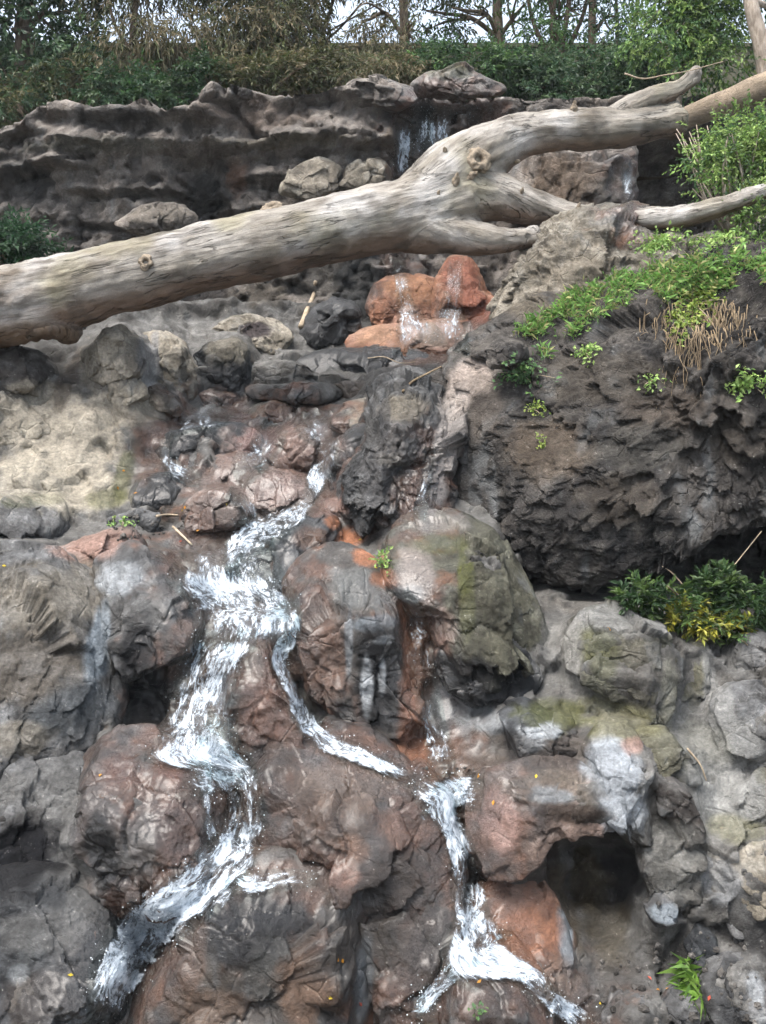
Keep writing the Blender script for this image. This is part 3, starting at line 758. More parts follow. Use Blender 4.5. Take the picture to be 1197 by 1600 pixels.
# broad bays, the notch of the upper falls
yy += 0.35 * np.exp(-((px - 325) / 32) ** 2) * sstep(230, 290, py)
yy += 0.3 * sstep(608, 632, px) * (1 - sstep(770, 800, px)) * sstep(150, 175, py)
yy += 1.1 * sstep(975, 1000, px) * sstep(190, 240, py)
yy += 0.5 * fbm(v * np.array([1, 0.2, 0.6]), 0.55, 3, 61)
f2 = fbm(v, 3.0, 5, 62); f3 = ridged(v * np.array([1, 1, 1.7]) + 0.15 * f2[:, None], 1.5, 4, 63)
a1, a2, cid, cen = worley(v * np.array([1, 1, 1.6]) + 0.2 * np.stack([f2, f2, f3], 1), 1.7, 64)
yy += 0.12 * f2 + 0.09 * f3 + .045 * fbm(v, 11, 3, 68) + (cen * (_cell[cid] - 0.5)).sum(1) * 0.38 + 0.06 * np.exp(-((a2 - a1) / 0.06) ** 2)
b1_, b2_, cid2, cen2 = worley(v * np.array([1, 1, 1.4]) + 0.1 * np.stack([f2, f3, f2], 1), 4.2, 65)
yy += (cen2 * (_cell[cid2] - 0.5)).sum(1) * 0.17
yy -= 0.35 * sstep(330, 520, py)
v[:, 1] += yy * np.where(front, 1, 0.35)
v[:, 2] += 0.025 * f2
o = link('cliff', mesh_from('cliff', v, grid_faces(len(rows), len(xs))), M_CLIFF)
o['kind'] = 'structure'
ROCKS.append(dict(o=o, v=v, kind='cliff', wet=0.2, s=91))

# ------------------------------------------------------------------ rays onto the rock, used to lay water, stains and plants on it
bpy.context.view_layer.update()
DG = bpy.context.evaluated_depsgraph_get()
CV = Vector(CAM)
def hit(px, py):
    ok, loc, nrm, idx, ob, mw = scene.ray_cast(DG, CV, ray(px, py))
    return (np.array(loc), np.array(nrm)) if ok else (None, None)

# ------------------------------------------------------------------ water: path points (px, py, half width px, foam 0..1)
STREAMS = {
 'upper_fall': [[(632, 185, 10, 1.0), (631, 240, 10, .95), (630, 295, 11, .95)], [(690, 168, 17, .95), (687, 215, 15, .9), (680, 255, 14, .85)], [(738, 165, 16, .85), (730, 200, 15, .8)], [(660, 165, 12, .7), (660, 210, 12, .65), (662, 260, 12, .6)], [(980, 255, 5, .8), (981, 330, 5, .8)]],
 'basin_fall': [[(622, 395, 6, .6), (626, 430, 7, .6), (632, 470, 9, .62), (642, 505, 18, .72), (652, 530, 30, .88), (656, 548, 34, .7)], [(712, 400, 9, .5), (710, 440, 9, .5), (705, 480, 14, .55), (698, 515, 26, .65), (690, 545, 36, .7)]],
 'stepped_cascade': [[(470, 645, 16, .4), (490, 665, 22, .5), (508, 690, 15, .5), (512, 720, 13, .55), (497, 745, 14, .85), (488, 770, 9, .8), (478, 790, 8, .7), (455, 808, 14, .68), (425, 824, 20, .8), (395, 838, 22, .95), (375, 852, 18, .95), (362, 875, 9, .95), (360, 905, 12, .95)],
                     [(432, 664, 16, .45), (418, 690, 18, .5), (405, 715, 16, .55), (385, 728, 18, .5), (400, 750, 20, .5)],
                     [(355, 770, 8, .75), (378, 785, 8, .85), (390, 805, 9, .95), (385, 830, 14, .9)],
                     [(350, 636, 16, .5), (330, 650, 18, .62), (300, 662, 10, .45), (268, 680, 6, .4), (258, 708, 6, .5), (268, 730, 9, .75), (288, 742, 10, .8), (315, 748, 8, .45)]],
 'wide_fall': [
    'curtain', [(838, 330, 425, .3), (855, 290, 425, .5), (880, 275, 430, .5), (900, 268, 440, .66), (911, 266, 446, 1.05), (922, 275, 452, 1.1), (938, 292, 460, .86), (960, 304, 466, .86), (985, 308, 464, .84), (1005, 305, 452, .8), (1020, 300, 425, .7)],
    'curtain', [(985, 312, 400, .7), (1010, 296, 396, .9), (1040, 280, 384, .86), (1075, 270, 374, .78), (1115, 260, 368, .76), (1150, 252, 368, .84), (1168, 240, 374, 1.0), (1180, 215, 384, 1.12), (1193, 230, 392, 1.06), (1210, 310, 398, .95), (1225, 350, 398, .8)],
    [(430, 950, 22, .9), (450, 975, 16, .92), (448, 1005, 12, .85), (436, 1035, 12, .88), (448, 1065, 11, .78), (464, 1100, 13, .82), (486, 1138, 14, .9), (516, 1163, 13, .95), (560, 1182, 11, .95), (610, 1205, 9, .98), (645, 1222, 9, 1.0)]],
 'left_stream': [[(300, 1180, 60, .96), (345, 1198, 44, .92), (375, 1225, 24, .8), (383, 1255, 24, .86), (380, 1290, 26, .9), (368, 1325, 28, .92), (345, 1355, 34, .92), (315, 1385, 36, 1.0), (270, 1420, 36, 1.0), (235, 1450, 40, 1.08), (205, 1490, 38, 1.1), (180, 1535, 34, 1.12), (168, 1570, 24, .98), (160, 1605, 20, .8)],
                 [(318, 1195, 10, .8), (322, 1240, 6, .78), (328, 1290, 6, .76), (336, 1335, 7, .8)],
                 [(500, 1378, 6, .7), (460, 1376, 12, .8), (420, 1380, 14, .88), (385, 1384, 16, .9), (355, 1372, 18, .85)]],
 'thin_lower_fall': [[(640, 1220, 12, .95), (668, 1240, 20, .98), (690, 1250, 34, 1.0), (698, 1275, 18, .92), (712, 1305, 15, .86), (722, 1335, 17, .84), (728, 1375, 20, .78), (734, 1420, 22, .78), (738, 1445, 26, .92), (742, 1470, 42, .9), (752, 1495, 48, .96), (790, 1510, 20, .92), (825, 1528, 17, .95), (850, 1555, 14, .96), (880, 1580, 15, .92), (915, 1610, 16, .92)],
                     [(755, 1240, 22, .92), (715, 1240, 26, .95), (690, 1258, 20, .9)], [(735, 1490, 20, .9), (705, 1520, 13, .92), (680, 1545, 12, .92), (655, 1572, 12, .8), (625, 1585, 10, .8)], [(680, 1545, 10, .9), (665, 1575, 12, .85), (668, 1610, 12, .7)]],
 'rust_trickle': [[(628, 925, 7, .45), (645, 955, 10, .5), (655, 990, 12, .55), (660, 1040, 14, .55), (668, 1090, 15, .5), (678, 1140, 15, .5), (688, 1180, 16, .62), (690, 1215, 18, .5)],
                  [(672, 700, 6, .45), (667, 740, 6, .55), (660, 780, 7, .62), (655, 812, 7, .65)]],
}
def smooth_path(pts, step=4.0):
    p = np.array(pts, float)
    q = [p[0]]
    ext = np.vstack([2 * p[0] - p[1], p, 2 * p[-1] - p[-2]])
    for i in range(1, len(ext) - 2):
        a, b, c, d = ext[i - 1:i + 3]
        n = max(2, int(np.hypot(*(c - b)[:2]) / step))
        t = np.linspace(0, 1, n + 1)[1:, None]
        q.append(0.5 * ((2 * b) + (-a + c) * t + (2 * a - 5 * b + 4 * c - d) * t ** 2 + (-a + 3 * b - 3 * c + d) * t ** 3))
    return np.vstack(q)

RIB = {}
STREAM_PTS = []
for sname, paths in STREAMS.items():
    RIB[sname] = []
    kinds = [k > 0 and paths[k - 1] == 'curtain' for k in range(len(paths)) if paths[k] != 'curtain']
    for pi, pts in enumerate(p_ for p_ in paths if p_ != 'curtain'):
        if kinds[pi]:
            r_ = np.array(pts, float); yy_ = np.arange(r_[0, 0], r_[-1, 0], 3.5)
            xl, xr, fo = (np.interp(yy_, r_[:, 0], r_[:, k]) for k in (1, 2, 3))
            c = np.column_stack([(xl + xr) / 2, yy_, (xr - xl) / 2 * 1.08, fo])
            nrm = np.tile([-1.0, 0.0], (len(c), 1))
        else:
            c = smooth_path([(a_, b_, w_ * 1.25 + 2, f_) for a_, b_, w_, f_ in pts])
            tg = np.gradient(c[:, :2], axis=0); tg /= np.linalg.norm(tg, axis=1)[:, None] + 1e-9
            for _ in range(3): tg[1:-1] = (tg[:-2] + tg[1:-1] + tg[2:]) / 3
            nrm = np.stack([-tg[:, 1], tg[:, 0]], 1)
            nrm /= np.linalg.norm(nrm, axis=1)[:, None] + 1e-9
        ncol = int(np.clip(c[:, 2].max() * 2 / 3.5, 7, 48))
        u = np.linspace(-1, 1, ncol)
        X = c[:, 0, None] + nrm[:, 0, None] * u * c[:, 2, None]; Yp = c[:, 1, None] + nrm[:, 1, None] * u * c[:, 2, None]
        D_ = np.full(X.shape, np.nan)
        for i in range(X.shape[0]):
            for j in range(ncol):
                h, _n = hit(X[i, j], Yp[i, j])
                if h is not None: D_[i, j] = h[1]
        D_ = np.where(np.isnan(D_), np.nanmedian(D_), D_)
        # water bridges hollows: nearest rock in a small window, then smoothed
        E = np.pad(D_, 2, mode='edge')
        mn = np.min([E[a:a + D_.shape[0], b:b + D_.shape[1]] for a in range(5) for b in range(5)], axis=0)
        S = 0.35 * D_ + 0.65 * mn
        for _ in range(4):
            E = np.pad(S, 1, mode='edge'); S = (E[:-2, 1:-1] + E[2:, 1:-1] + E[1:-1, :-2] + E[1:-1, 2:] + 2 * S) / 6
        S = np.minimum(S, D_ - 0.006)
        RIB[sname].append((c, u, X, Yp, S))
        mid = P(c[:, 0], c[:, 1], S[:, ncol // 2])
        STREAM_PTS.append(np.column_stack([mid, c[:, 2] / F * S[:, ncol // 2]])[::3])
SP_ALL = np.vstack(STREAM_PTS)

# ------------------------------------------------------------------ stains, crusts and moss of the rock, plus shade painted into hollows and undersides (px, py, rx, ry, colour, strength)
WHITE = (0.58, 0.60, 0.60); BLUEW = (0.40, 0.45, 0.48); PALE = (0.50, 0.45, 0.38); RUST = (0.52, 0.23, 0.125); RED = (0.25, 0.11, 0.07)
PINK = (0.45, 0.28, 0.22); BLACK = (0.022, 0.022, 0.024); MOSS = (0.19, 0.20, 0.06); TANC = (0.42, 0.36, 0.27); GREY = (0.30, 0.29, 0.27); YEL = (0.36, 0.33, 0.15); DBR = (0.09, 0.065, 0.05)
PAINT = [
 (450, 700, 95, 50, (.52, .34, .27), .7), (410, 765, 100, 36, (.50, .36, .30), .6), (1000, 975, 150, 22, (.36, .35, .33), .7), (1110, 1160, 90, 60, (.40, .39, .36), .6), (1150, 1250, 60, 50, (.44, .43, .40), .6), (1060, 1340, 50, 60, (.30, .285, .25), .6), (860, 1180, 90, 30, (.27, .22, .18), .6),
 (930, 1530, 80, 50, (.22, .20, .18), .5), (560, 1440, 50, 60, (.12, .10, .085), .6), (660, 1470, 50, 50, (.15, .13, .115), .6), (240, 1110, 40, 60, (.07, .065, .06), .7),  # last patch paints shade into the hollow under the white-crusted boulder
 (60, 940, 110, 50, TANC, .45), (50, 1040, 90, 60, (0.2, .165, .125), .6), (158, 1000, 15, 70, BLUEW, .75), (120, 1110, 70, 40, (.13, .14, .145), .7), (185, 905, 38, 26, WHITE, .85), (240, 950, 30, 30, GREY, .6), (215, 1020, 32, 45, BLACK, .85),  # BLACK here is painted shade at the foot of the white-crusted boulder
 (235, 1080, 34, 60, BLACK, .85), (150, 850, 60, 20, PINK, .6), (20, 1160, 60, 25, TANC, .4), (95, 1300, 40, 70, GREY, .7), (35, 1345, 65, 60, BLACK, .95), (165, 1325, 36, 60, BLACK, .9), (130, 1400, 30, 50, GREY, .6), (215, 1330, 30, 60, GREY, .7),  # BLACK patches paint in shadow of the open hollow and the overhanging rib
 (60, 1230, 60, 30, GREY, .5), (190, 1205, 40, 20, RED, .5), (280, 1195, 40, 20, (.3, .13, .08), .7), (290, 1280, 40, 70, (.15, .08, .06), .6), (60, 1460, 80, 30, GREY, .5), (60, 1560, 60, 40, DBR, .5), (30, 1520, 20, 15, WHITE, .4),
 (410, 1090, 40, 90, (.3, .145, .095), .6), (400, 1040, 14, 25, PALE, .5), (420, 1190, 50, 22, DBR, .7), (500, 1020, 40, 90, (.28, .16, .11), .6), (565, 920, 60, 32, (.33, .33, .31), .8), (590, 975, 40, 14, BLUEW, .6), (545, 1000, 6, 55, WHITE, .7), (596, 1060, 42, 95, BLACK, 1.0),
 (573, 1075, 9, 42, WHITE, .9), (598, 1052, 6, 30, WHITE, .8), (600, 1000, 16, 7, WHITE, .6), (485, 840, 28, 18, (.2, .11, .07), .7), (545, 840, 30, 14, RUST, .9), (575, 870, 26, 14, RUST, .9), (605, 905, 22, 14, RUST, .9), (520, 815, 18, 12, RUST, .8),
 (640, 950, 16, 30, RUST, .9), (655, 1010, 24, 50, RUST, .95), (652, 1090, 28, 75, (.46, .20, .11), .95), (650, 1160, 36, 50, RUST, .8), (690, 1190, 40, 30, RUST, .5), (650, 900, 32, 55, (.52, .44, .38), .85), (690, 975, 22, 40, PINK, .5), (640, 930, 26, 14, WHITE, .6), (728, 920, 13, 75, MOSS, .75), (690, 850, 50, 14, MOSS, .4),
 (760, 960, 60, 60, (.15, .14, .1), .5), (740, 1065, 75, 38, BLACK, .8), (690, 1110, 20, 40, BLUEW, .5), (760, 1125, 40, 14, WHITE, .6), (720, 1120, 16, 20, WHITE, .5), (740, 1200, 60, 20, (.22, .16, .12), .6),  # BLACK is shade painted below the green-streaked boulder
 (880, 1010, 26, 70, (.42, .40, .36), .7), (850, 1040, 30, 30, GREY, .5), (900, 940, 70, 12, (.3, .27, .23), .5), (960, 1130, 80, 22, YEL, .4), (870, 1120, 60, 18, MOSS, .5), (940, 1020, 30, 40, MOSS, .35), (1000, 1040, 40, 60, (.2, .18, .15), .4), (1045, 1090, 16, 60, (.40, .38, .3), .7), (1040, 960, 60, 20, GREY, .6), (1130, 1020, 40, 30, GREY, .7),
 (1120, 1080, 14, 80, (.42, .41, .38), .7), (1100, 1160, 50, 30, (.4, .39, .33), .5), (845, 1145, 40, 8, WHITE, .85), (830, 1160, 22, 14, WHITE, .5), (850, 1185, 60, 14, BLACK, .5), (800, 1160, 12, 30, BLACK, .7), (960, 1200, 45, 45, (.52, .55, .57), .8), (980, 1270, 40, 40, (.5, .53, .55), .75), (990, 1165, 22, 10, PINK, .6), (1120, 1240, 50, 40, (.46, .45, .41), .7), (1160, 1300, 50, 14, YEL, .4),
 (1125, 1370, 30, 30, (.48, .48, .47), .7), (780, 1280, 34, 46, (.48, .29, .23), .85), (850, 1230, 70, 18, (.33, .27, .21), .6), (860, 1245, 40, 10, BLUEW, .5), (900, 1275, 60, 14, DBR, .8), (860, 1340, 16, 50, DBR, .7), (970, 1370, 30, 45, BLACK, .7), (910, 1370, 24, 50, (.13, .10, .06), .8), (880, 1420, 26, 60, (.16, .12, .075), .6), (885, 1470, 14, 45, BLUEW, .8), (820, 1460, 60, 30, RUST, .7), (870, 1540, 40, 40, (.3, .2, .14), .6),  # BLACK deepens the inside of the dark hollow with painted shade
 (940, 1430, 40, 60, (.14, .11, .065), .6), (1040, 1430, 24, 12, BLUEW, .6), (1180, 1545, 14, 20, WHITE, .5), (540, 1220, 90, 26, (.3, .22, .17), .6), (630, 1290, 50, 30, (.3, .17, .12), .7), (500, 1280, 80, 50, (.17, .115, .085), .5), (540, 1330, 40, 20, (.3, .17, .11), .5), (620, 1370, 70, 40, DBR, .7), (520, 1370, 40, 14, (.34, .17, .11), .8),
 (395, 1455, 115, 48, BLACK, .95), (300, 1490, 26, 70, (.22, .14, .1), .7), (440, 1530, 60, 60, (.16, .155, .14), .6), (480, 1540, 50, 60, (.24, .135, .08), .6), (330, 1570, 80, 30, (.18, .11, .07), .6), (570, 1520, 16, 60, BLUEW, .4), (640, 1500, 60, 60, (.13, .105, .085), .5), (770, 1570, 40, 40, DBR, .5),  # BLACK paints the shaded gap onto the face of the brown rock
 (705, 655, 22, 45, (.85, .75, .66), 1), (735, 590, 38, 30, (.68, .56, .47), .95), (716, 622, 20, 26, (.75, .64, .55), .95), (695, 705, 20, 40, (.78, .68, .60), .95), (682, 755, 14, 40, (.62, .54, .49), .9), (668, 800, 14, 30, (.5, .45, .42), .8), (620, 690, 30, 50, (.30, .28, .26), .7), (590, 760, 30, 50, (.2, .19, .185), .6), (690, 815, 40, 14, PALE, .7), (630, 640, 40, 22, TANC, .7), (600, 650, 10, 40, (.13, .13, .135), .6), (610, 720, 22, 12, PALE, .4),
 (470, 720, 50, 50, (.3, .17, .12), .4), (410, 690, 36, 24, (.46, .24, .19), .8), (440, 760, 60, 30, (.44, .30, .25), .6), (500, 690, 26, 40, (.46, .30, .25), .7), (385, 740, 50, 22, (.38, .25, .2), .6), (355, 800, 26, 26, (.2, .13, .09), .7), (235, 730, 20, 40, (.33, .2, .14), .5), (520, 790, 40, 12, PINK, .7), (500, 800, 20, 20, PINK, .6),
 (100, 700, 95, 75, (.80, .70, .54), .75), (130, 770, 70, 34, (.74, .65, .50), .7), (60, 640, 60, 40, (.70, .61, .47), .6), (160, 560, 70, 50, (.70, .61, .48), .5), (195, 740, 12, 50, MOSS, .5), (165, 780, 30, 16, MOSS, .5), (50, 780, 50, 10, MOSS, .3), (190, 640, 70, 30, (.74, .64, .49), .6), (30, 745, 60, 50, (.70, .62, .48), .6), (235, 560, 10, 50, (.55, .53, .5), .8), (210, 555, 14, 30, BLACK, .5), (110, 600, 14, 60, DBR, .6), (400, 515, 26, 14, (.1, .08, .085), .8), (360, 540, 40, 30, (.46, .40, .3), .5),
 (510, 560, 60, 20, (.07, .075, .075), .6), (640, 450, 40, 30, (.48, .24, .13), .6), (640, 500, 40, 30, (.62, .36, .26), .6), (720, 440, 30, 50, (.42, .16, .1), .8), (760, 490, 30, 30, (.42, .17, .11), .8), (590, 520, 36, 20, (.5, .3, .19), .6), (690, 525, 60, 24, (.66, .42, .33), .6), (480, 430, 60, 40, (.2, .18, .15), .6), (560, 450, 40, 70, (.045, .05, .05), .8), (400, 470, 60, 30, (.24, .2, .15), .5),
 (150, 228, 120, 9, (.33, .31, .25), .6), (450, 220, 120, 8, (.33, .28, .2), .6), (500, 280, 40, 40, (.33, .28, .22), .4), (250, 335, 60, 18, (.36, .31, .25), .6), (370, 275, 16, 30, (.3, .17, .11), .6), (150, 180, 60, 16, (.15, .15, .15), .5), (400, 180, 90, 26, (.19, .135, .1), .5), (120, 270, 20, 30, (.3, .26, .22), .4), (320, 310, 26, 40, (.07, .075, .075), .6), (40, 290, 40, 40, (.08, .085, .085), .5),
 (645, 240, 20, 50, (.24, .15, .1), .6), (665, 200, 18, 40, (.12, .13, .13), .7), (700, 210, 30, 40, (.28, .17, .12), .6), (735, 185, 26, 20, (.36, .22, .16), .6), (610, 230, 14, 30, (.28, .2, .13), .5), (880, 280, 60, 50, (.15, .105, .07), .6), (700, 110, 40, 14, (.24, .24, .13), .6),
 (900, 420, 60, 60, (.38, .32, .24), .5), (830, 480, 40, 30, (.34, .28, .2), .5), (930, 590, 120, 40, (.17, .14, .105), .4), (860, 700, 60, 50, (.2, .15, .105), .5), (1000, 700, 70, 40, (.15, .14, .12), .5), (960, 780, 60, 40, (.16, .13, .1), .5), (1130, 690, 60, 40, (.17, .14, .11), .4), (760, 640, 30, 60, (.22, .18, .145), .5), (1050, 640, 80, 30, (.15, .115, .085), .4), (820, 560, 30, 16, (.1, .095, .09), .5),
]
PW = []
for (px_, py_, rx, ry, colr, st) in PAINT:
    h, _n = hit(px_, py_)
    if h is None: continue
    k = h[1] / F
    colr = np.array(colr); colr = colr * np.interp(colr.mean(), [.2, .45], [1.0, 1.15]) * (1.45 if colr[0] > 1.75 * colr[2] and colr[0] > 1.3 * colr[1] and colr[0] > .13 else 1.0)
    PW.append((h, rx * k, ry * k, colr, st))

for R_ in ROCKS:
    v = R_['v']; me = R_['o'].data; s = R_['s']
    nn = vnormals(me)
    c1, c2, c3 = (np.array(c) for c in KIND[R_['kind']])
    w = v + s * 1.7
    n1 = fbm(w, 1.6, 4, s); n2 = fbm(w, 5.5, 4, s + 4)
    a = sstep(-0.28, 0.3, n1 + 0.35 * n2)[:, None]; b = sstep(0.02, 0.42, n2 - 0.4 * n1)[:, None]
    col = c2 + (c1 - c2) * a; col = col + (c3 - col) * b * 0.8
    # pale dust and silt settles on ledges that face up
    dust = sstep(0.45, 0.95, nn[:, 2] + 0.5 * n2) * 0.45
    col = col + (c3 * 1.08 - col) * dust[:, None]
    stk = fbm(w * np.array([5.5, 5.5, .55]), 1.0, 4, s + 20); steep = sstep(.9, .45, np.abs(nn[:, 2]))
    col += (np.array((.40, .41, .40)) - col) * (sstep(.16, .42, stk + .25 * n1) * steep * .5)[:, None]
    col += (np.array((.045, .042, .04)) - col) * (sstep(.12, .40, -stk + .35 * n2) * steep * .6)[:, None]
    big = fbm(v, .75, 3, 33)
    col *= np.clip(1 + .6 * big + .45 * n1, .35, 1.7)[:, None]
    blk = sstep(.02, .3, fbm(w * np.array([1, 1, .7]), 1.9, 4, s + 40) - .12 * nn[:, 2] - .05)
    if R_['kind'] not in ('tan', 'cliff'): col += (np.array((.032, .034, .037)) - col) * (blk * .62)[:, None]
    wet = np.full(len(v), R_['wet'])
    lo, hi = v.min(0), v.max(0)
    en = fbm(w, 5.5, 5, s + 9, .6)
    # wet margin and iron stain along running water
    near = np.full(len(v), 9.0)
    pad = 0.9
    ss = SP_ALL[np.all((SP_ALL[:, :3] > lo - pad) & (SP_ALL[:, :3] < hi + pad), axis=1)]
    if len(ss):
        for i0 in range(0, len(v), 40000):
            d2 = np.full(min(40000, len(v) - i0), 9.0)
            for q_ in ss:
                dv = v[i0:i0 + 40000] - q_[:3]
                d2 = np.minimum(d2, np.sqrt((dv * dv).sum(1)) - q_[3])
            near[i0:i0 + 40000] = d2
        wf = (1 - sstep(0.0, 0.55, near + 0.35 * en)) * (.35 if R_['kind'] == 'rust' and v[:, 1].mean() > 11.5 else 1)
        wet = np.maximum(wet, wf)
        rf = (1 - sstep(-0.02, 0.32, near + 0.55 * n2 + .2 * n1)) * 0.58
        if R_['kind'] not in ('dark', 'lava'):
            bk = (1 - sstep(.05, .6, near)) * sstep(.0, .22, fbm(w * np.array([1, 1, .6]), 2.6, 4, s + 60) - .04)
            col += (np.array((.03, .032, .035)) - col) * (bk * .75)[:, None]
            col += (np.array((0.48, 0.225, 0.13)) - col) * rf[:, None]
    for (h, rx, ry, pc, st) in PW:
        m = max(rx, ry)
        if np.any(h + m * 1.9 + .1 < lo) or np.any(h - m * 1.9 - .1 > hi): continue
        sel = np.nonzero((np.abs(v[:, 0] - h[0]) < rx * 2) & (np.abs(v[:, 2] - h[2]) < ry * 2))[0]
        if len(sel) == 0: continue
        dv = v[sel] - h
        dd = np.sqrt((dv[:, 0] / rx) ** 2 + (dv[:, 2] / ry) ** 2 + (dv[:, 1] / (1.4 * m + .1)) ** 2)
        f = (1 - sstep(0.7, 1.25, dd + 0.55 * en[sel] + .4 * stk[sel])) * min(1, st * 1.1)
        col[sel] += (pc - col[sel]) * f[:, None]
    wet = np.clip(wet + 0.25 * en * (wet > 0.05), 0, 1)
    set_attr(me, 'col', np.clip(col * np.array((.385, .40, .42)), 0.004, 0.8), 'FLOAT_COLOR'); set_attr(me, 'wet', wet)

# ------------------------------------------------------------------ water sheets
ico1v, ico1f = ico(1)
rsw = np.random.RandomState(3)
for sname, ribs in RIB.items():
    for pi, (c, u, X, Yp, S) in enumerate(ribs):
        nr_, nc_ = X.shape
        v = P(X.ravel(), Yp.ravel(), S.ravel())
        k = (S / F)
        um = (u[None, :] * c[:, 2, None] * k).ravel()
        seg = np.linalg.norm(np.diff(P(c[:, 0], c[:, 1], S[:, nc_ // 2]), axis=0), axis=1)
        vm = np.repeat(np.concatenate([[0], np.cumsum(seg)]), nc_)
        flow = np.stack([um + 3.1 * pi, vm, np.full_like(um, 0.37 * pi + len(sname))], 1)
        n = fbm(flow * np.array([1, .5, 1]), 9, 4, pi)
        lift = 0.012 + 0.03 * np.clip(n + 0.3, 0, 1) * np.repeat(c[:, 3], nc_)
        dv = CAM - v; dv /= np.linalg.norm(dv, axis=1)[:, None]
        dv = dv * 0.6 + np.array([0, 0, 0.5])
        v = v + dv * lift[:, None]
        me = mesh_from('water', v, grid_faces(nr_, nc_)[:, ::-1])
        along = np.arange(nr_) / (nr_ - 1)
        endf = sstep(0, 9, np.minimum(along, 1 - along) * nr_)
        e_ = 1 - sstep(0.5, 1.0, np.abs(u)[None, :] + 0.5 * n.reshape(nr_, nc_))
        set_attr(me, 'flow', flow, 'FLOAT_VECTOR'); set_attr(me, 'foam', np.repeat(c[:, 3], nc_)); set_attr(me, 'edge', (e_ * endf[:, None]).ravel())
        o = link('water', me, M_WATER); o['kind'] = 'structure'
        # flung drops and beads of foam
        wgt = np.repeat(np.clip(c[:, 3] - .5, 0, 1), nc_); wgt = wgt / (wgt.sum() + 1e-9)
        nd = int(np.clip(30 + 0.16 * nr_ * nc_ * np.clip(c[:, 3] - .5, 0, 1).mean(), 10, 500))
        if wgt.sum() < .5: continue
        pick = rsw.choice(len(v), nd, p=wgt)
        cen_ = v[pick] + dv[pick] * np.abs(rsw.normal(0, 0.035, nd))[:, None] + rsw.normal(0, 0.03, (nd, 3))
        rad = np.clip(rsw.lognormal(-6.0, 0.4, nd), 0.0012, 0.005)
        dvv = (cen_[:, None, :] + ico1v[None] * (rad[:, None] * np.array([1, 1, 1.0]))[:, None, :]).reshape(-1, 3)
        df = (ico1f[None] + (np.arange(nd) * len(ico1v))[:, None, None]).reshape(-1, 3)
        d = link('spray', mesh_from('spray', dvv, df), M_DROP, o); d['kind'] = 'stuff'

# ------------------------------------------------------------------ tubes
def catmull(p, n_per):
    p = np.asarray(p, float); ext = np.vstack([2 * p[0] - p[1], p, 2 * p[-1] - p[-2]]); out = [p[0]]
    for i in range(1, len(ext) - 2):
        a, b, c, d = ext[i - 1:i + 3]; t = np.linspace(0, 1, n_per + 1)[1:, None]
        out.append(0.5 * ((2 * b) + (-a + c) * t + (2 * a - 5 * b + 4 * c - d) * t ** 2 + (-a + 3 * b - 3 * c + d) * t ** 3))
    return np.vstack(out)

def tube(pts, rad, sides=8, noise=0.0, seed=0):
    pts = np.asarray(pts, float); rad = np.asarray(rad, float)
    tg = np.gradient(pts, axis=0); tg /= np.linalg.norm(tg, axis=1)[:, None] + 1e-9
    ref = np.array([0.31, 0.95, 0.1]) if abs(tg[:, 2]).mean() > 0.7 else np.array([0.05, 0.1, 1.0])
    a = np.cross(tg, ref); a /= np.linalg.norm(a, axis=1)[:, None] + 1e-9
    b = np.cross(tg, a)
    th = np.linspace(0, 2 * math.pi, sides, endpoint=False)
    v = pts[:, None] + (a[:, None] * np.cos(th)[None, :, None] + b[:, None] * np.sin(th)[None, :, None]) * rad[:, None, None]
    n = len(pts)
    v = v.reshape(-1, 3)
    if noise:
        d = fbm(v, 2.5, 3, seed)
        cen_ = np.repeat(pts, sides, 0); v = v + (v - cen_) * (d * noise)[:, None]
    i, j = np.meshgrid(np.arange(n - 1), np.arange(sides), indexing='ij')
    q = (i * sides + j).ravel(); r = (i * sides + (j + 1) % sides).ravel()
    f = np.stack([q, r, r + sides, q + sides], 1)
    v = np.vstack([v, pts[0], pts[-1]]); c0, c1 = len(v) - 2, len(v) - 1
    jj = np.arange(sides); k = (jj + 1) % sides
    cap = np.vstack([np.stack([k, jj, np.full(sides, c0), np.full(sides, c0)], 1), np.stack([(n - 1) * sides + jj, (n - 1) * sides + k, np.full(sides, c1), np.full(sides, c1)], 1)])
    return v, f, cap[:, :3]

def tubes_mesh(name, items):
    """items: list of (pts, rad, sides, noise, seed); all triangles, one mesh"""
    V = []; Fc = []; off = 0
    for pts, rad, sides, noise, seed in items:
        v, f, cap = tube(pts, rad, sides, noise, seed)
        tri = np.vstack([f[:, [0, 1, 2]], f[:, [0, 2, 3]], cap])
        V.append(v); Fc.append(tri + off); off += len(v)
    return mesh_from(name, np.vstack(V), np.vstack(Fc))

